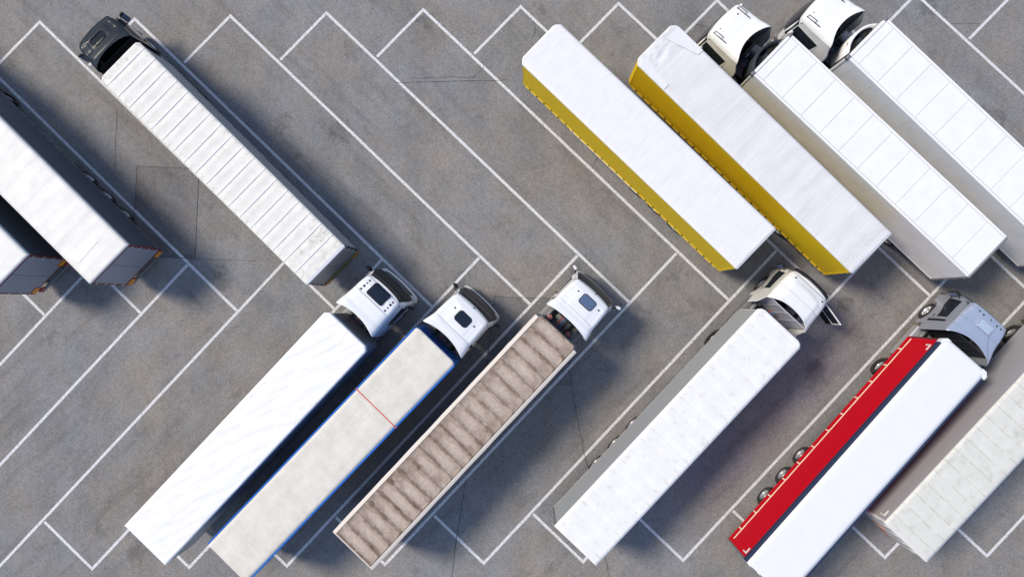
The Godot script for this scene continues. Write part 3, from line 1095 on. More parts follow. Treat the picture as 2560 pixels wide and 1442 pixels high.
	box(chs, Vector3(1.55, 0.42, -0.85), Vector3(1.71, 0.56, 0.85), 0.02)
	part(t, "chassis", chs, "chassis_dark")
	var cw := start()
	box(cw, Vector3(-0.75, 0.9, -0.45), Vector3(0.62, 0.93, 0.45))
	for k in 8:
		var x := -0.7 + 0.17 * k
		box(cw, Vector3(x, 0.93, -0.43), Vector3(x + 0.05, 0.945, 0.43))
	part(t, "catwalk", cw, "chassis_grey")
	var fw2 := start()
	prism(fw2, [Vector2(-1.2, -0.42), Vector2(-1.1, 0.0), Vector2(-1.2, 0.42), Vector2(-1.75, 0.45), Vector2(-2.05, 0.28), Vector2(-2.05, -0.28), Vector2(-1.75, -0.45)], 0.885, 0.938)
	part(t, "fifth_wheel", fw2, "chassis_dark")
	var eng := start()
	box(eng, Vector3(0.85, 0.66, -0.36), Vector3(2.3, 1.0, 0.36), 0.05)
	part(t, "engine", eng, "chassis_dark")
	for z in [-0.8, 0.8]:
		var at2 := start(false)
		lathe(at2, [[0.0, -0.28], [0.08, -0.28], [0.11, -0.24], [0.11, 0.24], [0.08, 0.28], [0.0, 0.28]], 16, Vector3(0.42, 1.08, z), 0)
		part(t, "air_tank", at2, o.get("air_mat", "chassis_grey"))
	var hk := 0
	for h in [["hose_red", -0.16], ["hose_blue", 0.0], ["black_plastic", 0.16]]:
		var hs := start(false)
		var path := []
		for k in 60:
			var f := k / 59.0
			var x := lerpf(0.72, 0.06, f)
			path.append(Vector3(x, 1.75 - 0.5 * sin(f * PI) + 0.05 * sin(f * 60.0), h[1] + 0.05 * cos(f * 60.0)))
		tube(hs, path, 0.014, 5)
		part(t, "air_hose", hs, h[0])
		hk += 1
	for c in o.get("caps", []):
		var x: float = c[0]
		var a: float = c[1] / wtop.call(x)
		var p: Vector3 = roofp.call(x, a)
		if x < xs:
			p.y += lift
		var cp := start(false)
		var r: float = c[2] if c.size() > 2 else 0.045
		lathe(cp, [[r, -0.03], [r, 0.012], [r * 0.8, 0.018], [0.0, 0.02]], 14, p, 1)
		part(t, "roof_cap", cp, "black_plastic")
	if o.has("hatch"):
		_hatch(t, o.hatch, roofp, wtop)
	if o.has("horns"):
		for s in [-1.0, 1.0]:
			_horn_bar(t, s * float(o.horns), roofp, wtop)
	return t

func _open_door(t: Node3D, _side: Callable, paint: String) -> void:
	# swung forward on its front edge, window frame uppermost
	var d := Node3D.new()
	d.name = "door"
	t.add_child(d, true)
	d.position = Vector3(2.48, 0, 1.275)
	d.rotation.y = deg_to_rad(78.0)
	# closed it runs backwards (-x) from the hinge
	boxpart(d, "door_panel", Vector3(-1.2, 1.15, -0.02), Vector3(0.0, 1.82, 0.05), paint, 0.02)
	var fr := start()
	box(fr, Vector3(-1.2, 1.82, -0.02), Vector3(-1.13, 2.6, 0.03), 0.01)
	box(fr, Vector3(-0.08, 1.82, -0.02), Vector3(0.0, 2.6, 0.03), 0.01)
	box(fr, Vector3(-1.2, 2.6, -0.02), Vector3(0.0, 2.68, 0.03), 0.01)
	part(d, "window_frame", fr, paint)
	boxpart(d, "window", Vector3(-1.13, 1.82, 0.0), Vector3(-0.08, 2.6, 0.012), "glass_dark", 0.0)
	boxpart(d, "door_trim", Vector3(-1.15, 1.2, -0.07), Vector3(-0.05, 1.8, -0.022), "black_plastic", 0.02)
	boxpart(d, "handle", Vector3(-1.05, 1.6, 0.052), Vector3(-0.9, 1.65, 0.08), "black_plastic", 0.008)
	boxpart(t, "seat", Vector3(1.25, 1.09, 0.25), Vector3(1.85, 1.5, 0.85), "grey_plastic", 0.06)

func _hatch(t: Node3D, h: Dictionary, roofp: Callable, wtop: Callable) -> void:
	# a raised frame and a pane, rounded corners, following the roof
	var x0: float = h.x0
	var x1: float = h.x1
	var z0: float = h.z0
	var z1: float = h.z1
	var r: float = h.get("r", 0.1)
	var outline := func(grow: float) -> Array:
		var pts := []
		for c in [[x1 - r, z1 - r, 0.0], [x0 + r, z1 - r, 90.0], [x0 + r, z0 + r, 180.0], [x1 - r, z0 + r, 270.0]]:
			for k in 6:
				var an := deg_to_rad(c[2] + k * 18.0)
				pts.append(Vector2(c[0] + cos(an) * (r + grow), c[1] + sin(an) * (r + grow)))
		return pts
	var on := func(p: Vector2, up: float) -> Vector3:
		var q: Vector3 = roofp.call(p.x, p.y / wtop.call(p.x))
		return q + Vector3(0, up, 0)
	var inner: Array = outline.call(0.0)
	var outer: Array = outline.call(0.03)
	var mid := on.call(Vector2((x0 + x1) / 2.0, (z0 + z1) / 2.0), -1.0) as Vector3
	var up := maxf(0.03, h.get("sink", 0.03))
	var fr := start()
	for i in inner.size():
		var j := (i + 1) % inner.size()
		outward(fr, [on.call(inner[i], 0.01 + up), on.call(inner[j], 0.01 + up), on.call(outer[j], 0.005 + up), on.call(outer[i], 0.005 + up)], mid)
		outward(fr, [on.call(outer[i], 0.005 + up), on.call(outer[j], 0.005 + up), on.call(outer[j], -0.02), on.call(outer[i], -0.02)], mid)
		outward(fr, [on.call(inner[i], 0.01 + up), on.call(inner[j], 0.01 + up), on.call(inner[j], 0.0), on.call(inner[i], 0.0)], mid)
	var frame := part(t, "roof_hatch", fr, h.get("frame", "black_plastic"))
	var pn := start()
	var ring := []
	for p in inner:
		ring.append(on.call(p, h.get("sink", 0.03)))
	var heart := Vector2((x0 + x1) / 2.0, (z0 + z1) / 2.0)
	for k in 6:
		for i in inner.size():
			var j := (i + 1) % inner.size()
			var q := []
			for w in [[i, k], [j, k], [j, k + 1], [i, k + 1]]:
				q.append(on.call(heart.lerp(inner[w[0]], w[1] / 6.0), h.get("sink", 0.03)))
			if k > 0:
				outward(pn, q, mid)
			else:
				outward(pn, [q[0], q[2], q[3]], mid)
	part(frame, "pane", pn, h.get("pane", "glass_roof"))

func _horn_bar(t: Node3D, z: float, roofp: Callable, wtop: Callable) -> void:
	# a pair of thin rails with cross-pieces and a flared end, standing on the roof
	var st := start(false)
	var on := func(x: float, dz: float, up: float) -> Vector3:
		var q: Vector3 = roofp.call(x, (z + dz) / wtop.call(x))
		return q + Vector3(0, up, 0)
	tube(st, [on.call(2.54, -0.06, 0.07), on.call(1.74, -0.06, 0.07)], 0.018, 6)
	tube(st, [on.call(2.5, 0.07, 0.07), on.call(2.02, 0.07, 0.07)], 0.014, 6)
	for x in [2.5, 2.05]:
		tube(st, [on.call(x, -0.06, 0.07), on.call(x, 0.07, 0.07)], 0.012, 6)
		tube(st, [on.call(x, -0.06, -0.02), on.call(x, -0.06, 0.07)], 0.016, 6)
	tube(st, [on.call(1.85, -0.06, -0.02), on.call(1.85, -0.06, 0.07)], 0.016, 6)
	part(t, "air_horn", st, "black_plastic")

# ---------------------------------------------------------------- the vehicles
func fwd2(th: float) -> Vector2:
	return Vector2(cos(deg_to_rad(th)), sin(deg_to_rad(th)))

func front_of(at: Vector2, th: float, L: float, dz := 0.0, dx := 0.0) -> Vector2:
	var f := fwd2(th)
	return at + f * (L / 2.0 + dx) + Vector2(-f.y, f.x) * dz

func _vehicles() -> void:
	_upper_left()
	_lower_row()
	_upper_right()

func flat(_x: float, _z: float) -> float:
	return 0.0

func _upper_left() -> void:
	# two dark-sided trailers at the picture's left edge, only their tails in view
	var names := ["pale-roofed slate grey trailer with orange plates below its rear corners", "dark grey-sided trailer with marked rear doors, half cut off by the picture's left edge"]
	var rr := [Vector2(-18.81, -2.73), Vector2(-23.61, -2.26)]
	for i in 2:
		var th := -135.8
		var L := 13.8
		var f := fwd2(th)
		var r := Vector2(-f.y, f.x)
		var c: Vector2 = rr[i] + f * (L / 2.0) - r * 1.29
		var t := trailer(names[i], c, th, L, 2.58, {"curtain": "curtain_dark", "frame_mat": "frame_red", "door_mat": "door_grey", "front_mat": "curtain_dark", "buckles": 20, "buckle_mat": "grey_plastic", "bars": false})
		roof_surface(t, L, 1.295, 0.04, 4.0, func(x: float, z: float) -> float: return 0.003 * sin(x * TAU / 0.62) + 0.006 * noise_b.get_noise_2d(x * 0.6, z), "roof_cloudy")
		for s in [-1.0, 1.0]:
			var e: Vector3 = Vector3(-L / 2.0 - 0.02, 1.3 if i == 1 else 0.98, s * 0.98)
			var w := 0.22
			var pl := boxpart(t, "marking_plate", e + Vector3(-0.012, -0.2, -w), e + Vector3(0.0, 0.2, w), "lamp_red", 0.004)
			boxpart(pl, "plate_face", e + Vector3(-0.018, -0.16, -w + 0.04), e + Vector3(-0.012, 0.16, w - 0.04), "orange", 0.002)
			boxpart(t, "roof_rail", Vector3(-L / 2.0 + 0.02, 3.78, minf(s * 1.28, s * 1.305)), Vector3(L / 2.0 - 0.1, 3.9, maxf(s * 1.28, s * 1.305)), "curtain_pale", 0.005)
		if i == 0:
			# a whiter sheet glued over a tear in the roof
			var st := start()
			var c0 := Vector2(-L / 2.0 + 1.35, -0.32)
			prism(st, [c0 + Vector2(-0.28, -0.62), c0 + Vector2(0.28, -0.7), c0 + Vector2(0.22, 0.55), c0 + Vector2(-0.2, 0.75)], 3.99, 4.016)
			part(t, "roof_patch", st, "mark_white")
			tractor("tractor unit at the picture's left edge, under the front of the slate-sided trailer", front_of(c, th, L), th, {"paint": "cab_slate"})
	# the slate tractor with the ribbed white trailer
	var th := -135.5
	var c := Vector2(-14.417, -6.648)
	var L := 13.93
	var t := trailer("long trailer with off-white strapped roof in crosswise bays, coupled to the dark slate truck", c, th, L, 2.56, {"ch": 0.16, "curtain": "curtain_grey", "front_mat": "curtain_dark", "door_mat": "door_steel", "frame_mat": "chassis_dark", "buckles": 22, "buckle_mat": "grey_plastic", "bars": false})
	roof_surface(t, L, 1.285, 0.16, 3.985, func(x: float, z: float) -> float:
		var k := fposmod(x, 0.745) / 0.745
		return -0.03 * sin(k * PI) * (1.0 - pow(absf(z) / 1.285, 4.0)) + 0.008 * noise_b.get_noise_2d(x * 1.2, z * 1.2), "roof_ribbed", 0.1, 220, 18)
	for k in 18:
		var x := L / 2.0 - 0.745 * (k + 0.16) - 0.35
		boxpart(t, "roof_bow", Vector3(x - 0.055, 3.93, -1.25), Vector3(x + 0.055, 3.994, 1.25), "roof_bow_white", 0.012)
	boxpart(t, "green_board", Vector3(-L / 2.0 - 0.03, 1.08, -1.25), Vector3(-L / 2.0 - 0.015, 1.42, 1.25), "board_green", 0.004)
	for s in [-1.0, 1.0]:
		boxpart(t, "rear_lamp", Vector3(-L / 2.0 - 0.05, 1.0, s * 0.98 - 0.25), Vector3(-L / 2.0 - 0.02, 1.1, s * 0.98 + 0.25), "lamp_orange", 0.008)
		boxpart(t, "roof_rail", Vector3(-L / 2.0 + 0.02, 3.8, minf(s * 1.27, s * 1.29)), Vector3(L / 2.0 - 0.25, 3.9, maxf(s * 1.27, s * 1.29)), "curtain_dark", 0.004)
	boxpart(t, "rear_header", Vector3(-L / 2.0 - 0.06, 3.83, -1.27), Vector3(-L / 2.0 + 0.12, 3.97, 1.27), "curtain_pale", 0.02)
	tractor("dark slate truck with black mirrors and a recessed roof hatch", front_of(c, th, L, 0.0, 0.03), th, {"paint": "cab_slate", "wall_mat": "black_plastic", "xb": 2.75, "xrf": 2.42, "tip": 0.62, "mid": 0.98, "seam": 1.3, "wt": 1.18, "wf": 1.1, "visor": true, "rim": "rim_bright", "grille_mat": "black_plastic", "bumper_mat": "cab_slate",
		"caps": [[1.85, 0.72, 0.03]],
		"hatch": {"x0": 1.55, "x1": 1.98, "z0": -0.45, "z1": 0.32, "r": 0.12, "pane": "glass_dark", "frame": "cab_slate", "sink": 0.004},
		"bump": func(x: float, a: float) -> float:
			var m := smoothstep(0.52, 0.56, absf(a)) * (1.0 - smoothstep(0.8, 0.84, absf(a))) * smoothstep(1.48, 1.53, x) * (1.0 - smoothstep(2.05, 2.1, x))
			return -0.025 * m})

func _lower_row() -> void:
	# white crinkled tarpaulin
	var th := -46.8
	var L := 13.83
	var c := Vector2(-13.116, 6.283)
	var t := trailer("trailer under a bright white wrinkled tarpaulin, beside the blue-edged trailer", c, th, L, 2.62, {"ch": 0.22, "curtain": "curtain_grey", "front_mat": "curtain_mid", "door_mat": "curtain_grey", "waves": 0.012})
	roof_surface(t, L, 1.34, 0.2, 4.0, func(x: float, z: float) -> float:
		var q := x * 0.93 - z * 0.36
		var w := z * 0.93 + x * 0.36
		return 0.028 * noise_b.get_noise_2d(q * 0.35 + 5.0, w * 2.2) + 0.02 * noise_c.get_noise_2d(q * 0.12, w * 1.1 + 9.0) * smoothstep(-0.2, 0.3, noise_a.get_noise_2d(x, z)) - 0.02 * absf(sin(x * PI / 0.7)) * 0.3, "roof_tarp_white", 0.3, 320, 40)
	tractor("white truck with a large dark sunroof and black roof lamps in rows", front_of(c, th, L, -0.16), th, {"visor": true, "bumper_mat": "cab_white", "tip": 0.45, "mid": 0.72, "seam": 1.68, "wt": 1.2, "wf": 1.04, "lift": 0.05, "slat_mat": "grey_plastic", "screen_gap": 0.02, "xb": 2.95, "xrf": 2.56,
		"caps": [[2.28, -0.76, 0.05], [2.12, -0.76, 0.04], [1.94, -0.77, 0.06], [1.74, -0.78, 0.05], [2.28, 0.76, 0.05], [2.12, 0.76, 0.06], [1.94, 0.77, 0.04], [1.76, 0.77, 0.05]],
		"hatch": {"x0": 1.8, "x1": 2.43, "z0": -0.46, "z1": 0.46, "r": 0.06, "pane": "glass_roof", "frame": "black_plastic", "sink": 0.06}})
	# beige roof between blue rails
	th = -46.2
	L = 14.09
	c = Vector2(-9.102, 7.058)
	t = trailer("trailer with weathered beige roof between bright blue side rails", c, th, L, 2.6, {"ch": 0.1, "curtain": "blue", "front_mat": "blue", "door_mat": "door_pale", "frame_mat": "blue"})
	roof_surface(t, L, 1.235, 0.08, 3.985, func(x: float, z: float) -> float: return 0.008 * noise_b.get_noise_2d(x, z) - 0.012 * absf(sin(x * PI / 0.655)), "roof_beige", 0.12, 220, 16)
	for s in [-1.0, 1.0]:
		boxpart(t, "roof_rail", Vector3(-L / 2.0 + 0.02, 3.74, minf(s * 1.238, s * 1.315)), Vector3(L / 2.0 - 0.12, 3.975, maxf(s * 1.238, s * 1.315)), "blue", 0.02)
	var sp := start()
	strip_strap(sp, L / 2.0 - 4.05, 0.0)
	part(t, "roof_strap", sp, "strap_red")
	for k in 2:
		boxpart(t, "strap_hook", Vector3(L / 2.0 - [4.08, 10.0][k], 3.6, 1.3), Vector3(L / 2.0 - [4.0, 9.92][k], 3.95, 1.325), "strap_red", 0.006)
	var groove := func(x: float, a: float) -> float:
		var k := 0.0
		if x > 1.12 and x < 2.1:
			for z in [0.62, 0.72, 0.82]:
				k -= 0.02 * (1.0 - smoothstep(0.012, 0.03, absf(absf(a) - z)))
			k += 0.02 * (1.0 - smoothstep(0.45, 0.5, absf(a)))
		return k
	tractor("white truck with a small dark roof window, coupled to the blue-edged trailer", front_of(c, th, L), th, {"bumper_mat": "cab_white", "tip": 0.33, "mid": 0.6, "seam": 1.06, "fin_window": true, "bump": groove, "grille_mat": "black_plastic", "xb": 2.88,
		"caps": [[1.83, -0.6], [1.81, 0.66], [2.42, 0.05]],
		"hatch": {"x0": 1.45, "x1": 1.97, "z0": -0.32, "z1": 0.4, "r": 0.13, "pane": "glass_roof", "frame": "black_plastic"}})
	# brown muddy tarpaulin sagging between its bows
	th = -46.85
	L = 14.0
	c = Vector2(-3.294, 6.38)
	t = trailer("open-topped trailer with a muddy brown tarpaulin sagging between crosswise bows", c, th, L, 2.56, {"ch": 0.2, "curtain": "rail_beige", "front_mat": "curtain_dark", "door_mat": "rail_beige", "frame_mat": "rail_beige"})
	roof_surface(t, L - 0.1, 1.11, 0.12, 3.99, func(x: float, z: float) -> float:
		var k := fposmod(x + 0.015 * noise_b.get_noise_2d(x, z * 2.0), 0.7) / 0.7
		return -0.08 * pow(sin(k * PI), 0.8) * (0.75 + 0.35 * noise_a.get_noise_2d(floorf(x / 0.7) * 9.0, z * 0.8)) + 0.018 * noise_b.get_noise_2d(x * 1.8, z * 1.8), "roof_mud", 0.12, 380, 34)
	for s in [-1.0, 1.0]:
		var rl := start(false)
		for k in 2:
			grid(rl, 60, 3, func(u: float, v: float) -> Vector3:
				var x := lerpf(-L / 2.0 + 0.02, L / 2.0 - 0.2, u)
				var z := lerpf(1.112, 1.29 + 0.006 * sin(x * 3.0), v)
				return Vector3(x, [4.0 - 0.05 * v * v + 0.008 * noise_b.get_noise_2d(x * 2.0, s), 3.66][k], s * z), (s > 0.0) == (k == 1))
		grid(rl, 60, 1, func(u: float, v: float) -> Vector3:
			var x := lerpf(-L / 2.0 + 0.02, L / 2.0 - 0.2, u)
			return Vector3(x, lerpf(3.95, 3.66, v), s * (1.29 + 0.006 * sin(x * 3.0))), s < 0.0)
		part(t, "roof_rail", rl, "rail_beige")
	boxpart(t, "rear_rail", Vector3(-L / 2.0 - 0.03, 3.8, -1.28), Vector3(-L / 2.0 + 0.04, 3.985, 1.28), "rail_beige", 0.02)
	for s in [-1.0, 1.0]:
		var disc := start(false)
		lathe(disc, [[0.0, 0.06], [0.13, 0.06], [0.15, 0.04], [0.15, 0.0]], 20, Vector3(L / 2.0 + 0.16, 1.26, s * 0.62), 1)
		lathe(disc, [[0.03, -0.16], [0.03, 0.0]], 8, Vector3(L / 2.0 + 0.16, 1.26, s * 0.62), 1)
		part(t, "coupling_cap", disc, "coupling_pink")
		boxpart(t, "coupling_shelf", Vector3(L / 2.0 - 0.02, 1.06, s * 0.62 - 0.18), Vector3(L / 2.0 + 0.32, 1.11, s * 0.62 + 0.18), "chassis_dark", 0.006)
	tractor("white truck with a blue-tinted roof window, coupled to the muddy brown trailer", front_of(c, th, L, 0.03), th, {"tip": 0.5, "mid": 0.66, "seam": 1.18, "fin_window": true, "bump": groove, "xb": 2.97, "bumper_mat": "cab_white", "mirror_x": 2.75, "mirror_mat": "cab_white",
		"caps": [[1.98, -0.58], [1.96, 0.72], [2.44, 0.12]],
		"hatch": {"x0": 1.63, "x1": 2.12, "z0": -0.28, "z1": 0.44, "r": 0.1, "pane": "glass_blue", "frame": "black_plastic"}})
	# white smudged roof, grey curtain
	th = -46.8
	L = 13.93
	c = Vector2(6.99, 6.119)
	t = trailer("trailer with smudged white roof and grey curtain, behind the open-doored truck", c, th, L, 2.6, {"ch": 0.2, "curtain": "curtain_grey", "front_mat": "curtain_pale", "door_mat": "door_pale", "waves": 0.003})
	roof_surface(t, L, 1.315, 0.2, 4.0, func(x: float, z: float) -> float:
		var k := fposmod(x, 0.66) / 0.66
		return -0.016 * sin(k * PI) + 0.014 * noise_b.get_noise_2d(x * 0.8, z * 0.8), "roof_smudged", 0.12, 220, 18)
	buckles(t, L, 1.3, -1.0, 12, 1.1, 1.2, "black_plastic", 0.025)
	boxpart(t, "lower_rail", Vector3(-L / 2.0 + 0.1, 1.2, -1.312), Vector3(L / 2.0 - 0.3, 1.25, -1.29), "alloy", 0.005)
	tractor("white truck standing with its far door open and a smooth raised roof fairing", front_of(c, th, L, -0.03), th, {"paint": "cab_cream", "wall_mat": "curtain_pale", "tip": 0.62, "mid": 0.98, "seam": 1.58, "open_door": true, "wt": 1.22, "wf": 1.12, "lift": 0.03, "xb": 2.82, "xrf": 2.6, "visor": true, "edge": 0.26, "edge_from": 0.64, "lean": 1.9, "fin_low": 0.34, "tank_mat": "grey_plastic",
		"caps": [[2.24, -0.83], [2.24, 0.83]],
		"bump": func(x: float, a: float) -> float:
			return 0.07 * (1.0 - smoothstep(0.6, 0.72, absf(a))) * (1.0 - smoothstep(2.0, 2.25, x + 0.25 * a * a))})
	# red curtain
	th = -48.3
	L = 13.79
	c = Vector2(15.558, 7.546)
	t = trailer("red curtain-sided trailer with plain white roof and cream stripe, behind the silver truck", c, th, L, 2.58, {"ch": 0.16, "curtain": "red", "front_mat": "curtain_black", "door_mat": "door_pale", "waves": 0.002, "floor_mat": "red", "buckles": 12, "buckle_mat": "cream", "buckle_y0": 1.2, "buckle_y1": 1.46, "buckle_w": 0.03, "rim": "rim_steel"})
	roof_surface(t, L, 1.19, 0.05, 3.985, func(x: float, z: float) -> float: return 0.004 * noise_b.get_noise_2d(x * 0.6, z), "roof_flat", 0.06, 120, 14)
	for s in [-1.0, 1.0]:
		boxpart(t, "roof_rail", Vector3(-L / 2.0 + 0.02, 3.66, minf(s * 1.195, s * 1.315)), Vector3(L / 2.0 - 0.34, 3.94, maxf(s * 1.195, s * 1.315)), "navy", 0.02)
		boxpart(t, "side_stripe", Vector3(-L / 2.0 + 0.3, 1.5, minf(s * 1.26, s * 1.292)), Vector3(L / 2.0 - 0.3, 1.56, maxf(s * 1.26, s * 1.292)), "cream", 0.004)
		marks(t, L, 1.295, s, 3.42, true, true)
		var cc := start()
		prism(cc, [Vector2(L / 2.0 + 0.01, s * 0.95), Vector2(L / 2.0 + 0.01, s * 1.15), Vector2(L / 2.0 - 0.16, s * 1.318), Vector2(L / 2.0 - 0.34, s * 1.318), Vector2(L / 2.0 - 0.34, s * 1.2), Vector2(L / 2.0 - 0.15, s * 1.05)], 3.7, 3.995)
		part(t, "roof_corner", cc, "rail_white")
	tractor("metallic silver-blue truck with a pale glass roof hatch, coupled to the red trailer", front_of(c, th, L), th, {"paint": "cab_silver", "wall_mat": "curtain_black", "tip": 0.38, "mid": 0.82, "seam": 1.5, "lift": 0.0, "side_panel": true, "rim": "rim_bright", "tank_mat": "alloy", "xb": 2.95, "mirror_mat": "black_plastic", "edge": 0.2, "edge_from": 0.76, "lean": 2.0, "wf": 1.06,
		"caps": [[2.16, -0.6, 0.04], [2.14, -0.36, 0.045], [2.18, 0.06, 0.035], [2.14, 0.44, 0.045], [2.16, 0.68, 0.04]],
		"hatch": {"x0": 1.54, "x1": 1.95, "z0": -0.32, "z1": 0.43, "r": 0.03, "pane": "glass_pale", "frame": "cab_silver"},
		"bump": func(x: float, a: float) -> float:
			var w := 0.36 + 0.5 * clampf((1.6 - x) / 1.1, 0.0, 1.0)
			return -0.05 * smoothstep(w - 0.05, w + 0.03, absf(a)) * (1.0 - smoothstep(1.7, 2.1, x)) * (1.0 - smoothstep(0.8, 0.95, absf(a)))})
	# stone-coloured roof at the right edge
	th = -46.85
	L = 13.9
	var f := fwd2(th)
	c = Vector2(16.36, 10.01) * 0.5 + Vector2(18.23, 11.8) * 0.5 + f * (L / 2.0)
	t = trailer("trailer with stained stone-coloured roof and grey sides, cut off by the picture's right edge", c, th, L, 2.58, {"ch": 0.06, "curtain": "curtain_stone", "front_mat": "curtain_pale", "door_mat": "door_pale", "frame_mat": "rail_white", "waves": 0.003})
	roof_surface(t, L, 1.3, 0.06, 4.0, func(x: float, z: float) -> float:
		var k := fposmod(x, 0.69) / 0.69
		return -0.012 * sin(k * PI) + 0.008 * noise_b.get_noise_2d(x, z), "roof_stone", 0.1, 200, 16)
	for s in [-1.0, 1.0]:
		marks(t, L, 1.295, s, 3.5, false, true)
		boxpart(t, "lower_rail", Vector3(-L / 2.0 + 0.1, 1.2, minf(s * 1.28, s * 1.305)), Vector3(L / 2.0 - 0.1, 1.26, maxf(s * 1.28, s * 1.305)), "alloy", 0.005)
	boxpart(t, "rear_header", Vector3(-L / 2.0 - 0.04, 3.82, -1.28), Vector3(-L / 2.0 + 0.04, 3.97, 1.28), "rail_white", 0.02)
	boxpart(t, "door_plate", Vector3(-L / 2.0 - 0.03, 1.5, -0.35), Vector3(-L / 2.0 - 0.012, 1.62, 0.3), "lamp_orange", 0.004)
	tractor("tractor unit mostly outside the picture's right edge, under the stone-roofed trailer", front_of(c, th, L), th, {"paint": "cab_slate"})

func strip_strap(st: SurfaceTool, x: float, y: float) -> void:
	box(st, Vector3(x - 0.025, 3.975 + y, -1.22), Vector3(x + 0.025, 3.992 + y, 1.22), 0.004)
	for s in [-1.0, 1.0]:
		box(st, Vector3(x - 0.025, 3.5, minf(s * 1.318, s * 1.33)), Vector3(x + 0.025, 3.985, maxf(s * 1.318, s * 1.33)), 0.003)
		box(st, Vector3(x - 0.025, 3.978, minf(s * 1.22, s * 1.33)), Vector3(x + 0.025, 3.99, maxf(s * 1.22, s * 1.33)), 0.003)

func _upper_right() -> void:
	# two uncoupled yellow curtain-siders
	var at := [Vector2(5.566, -7.372), Vector2(10.91, -7.229)]
	var ths := [-135.9, -135.2]
	var lab := ["yellow curtain-sided trailer without a truck, farthest from the white cabs", "truckless yellow curtain-sided trailer with crumpled front roof corners, next to a white cab"]
	for i in 2:
		var L := 14.0
		var t := trailer(lab[i], at[i], ths[i], L, 2.58, {"ch": 0.22, "curtain": "yellow", "front_mat": "yellow", "door_mat": "yellow", "frame_mat": "yellow", "detached": true, "waves": 0.002, "floor_mat": "yellow", "buckles": 26, "buckle_y0": 1.16, "buckle_y1": 1.27, "buckle_w": 0.024})
		roof_surface(t, L, 1.31, 0.24, 4.0, func(x: float, z: float) -> float:
			var fr := smoothstep(1.9, 0.3, x) * (1.0 if i == 1 else 0.15)
			var crumple := 0.07 * noise_b.get_noise_2d(x * 1.3, z * 1.3) * fr
			return 0.003 * noise_c.get_noise_2d(x * 1.6, z * 0.08) + crumple, "roof_streaked" if i == 0 else "roof_streaked_grey", 0.1, 300, 26)
		for s in [-1.0, 1.0]:
			boxpart(t, "lower_flap", Vector3(-L / 2.0 + 0.3, 1.05, minf(s * 1.27, s * 1.3)), Vector3(L / 2.0 - 0.4, 1.13, maxf(s * 1.27, s * 1.3)), "yellow_light", 0.006)
			if i == 0:
				boxpart(t, "cream_flap", Vector3(-L / 2.0 + 5.9, 0.98, minf(s * 1.285, s * 1.31)), Vector3(L / 2.0 - 3.55, 1.09, maxf(s * 1.285, s * 1.31)), "cream", 0.006)
		if i == 1:
			# a flap of tarpaulin folded back along the front corners
			for s in [-1.0, 1.0]:
				var fl := start(false)
				for k in 2:
					grid(fl, 14, 6, func(u: float, v: float) -> Vector3:
						var x := L / 2.0 - 0.3 - u * 1.6
						var z := lerpf(1.29, 0.98 - 0.5 * (1.0 - u) * (1.0 if s > 0.0 else 0.35), v)
						return Vector3(x, 4.03 + 0.02 * noise_b.get_noise_2d(x * 3.0, z * 3.0) - 0.018 * k, s * z), (s < 0.0) != (k == 1))
				part(t, "roof_flap", fl, "roof_fold")
		boxpart(t, "rear_header", Vector3(-L / 2.0 - 0.05, 3.84, -1.29), Vector3(-L / 2.0 + 0.06, 3.97, 1.29), "rail_white", 0.02)
	# two white refrigerated trailers with their trucks
	var rat := [Vector2(16.264, -6.833), Vector2.ZERO]
	var L2 := 13.66
	var front := (Vector2(14.89, -11.41) + Vector2(16.63, -13.19)) / 2.0
	rat[1] = front - fwd2(-135.4) * (L2 / 2.0)
	var rl := ["white refrigerated trailer with panelled roof, beside the yellow trailers, rear end in view", "white refrigerated trailer with panelled roof, running out of the picture's right edge at the top"]
	var tl := ["white truck with twin air horns, parked between the yellow trailer and the other white truck", "white truck with twin air horns, its front cut off by the picture's top edge"]
	for i in 2:
		var th: float = [-135.9, -135.4][i]
		_reefer(rl[i], rat[i], th, L2, i)
		tractor(tl[i], front_of(rat[i], th, L2, 0.02, 0.12), th, {"paint": "cab_cream", "tip": 0.68, "mid": 1.12, "seam": 1.62, "wt": 1.2, "wf": 1.06, "xb": 3.0, "xrf": 2.76, "horns": 0.82, "screen": 1.0, "edge": 0.22, "edge_from": 0.74, "lean": 2.0, "fin_low": 0.42, "lift": 0.012, "wall_mat": "black_plastic", "win_rear": 1.18, "win_cut": 0.16, "win_front": 2.62, "win_dip": 0.34, "win_top": 2.76, "mirror_mat": "cab_cream", "fin_mat": "cab_cream", "screen_gap": 0.1, "visor": false,
			"roof": [[2.78, 3.2], [2.62, 3.34], [2.3, 3.42], [1.7, 3.47], [1.3, 3.52], [0.9, 3.62], [0.5, 3.72]],
			"caps": [[2.42, -0.52, 0.03], [2.3, 0.55, 0.04]]})

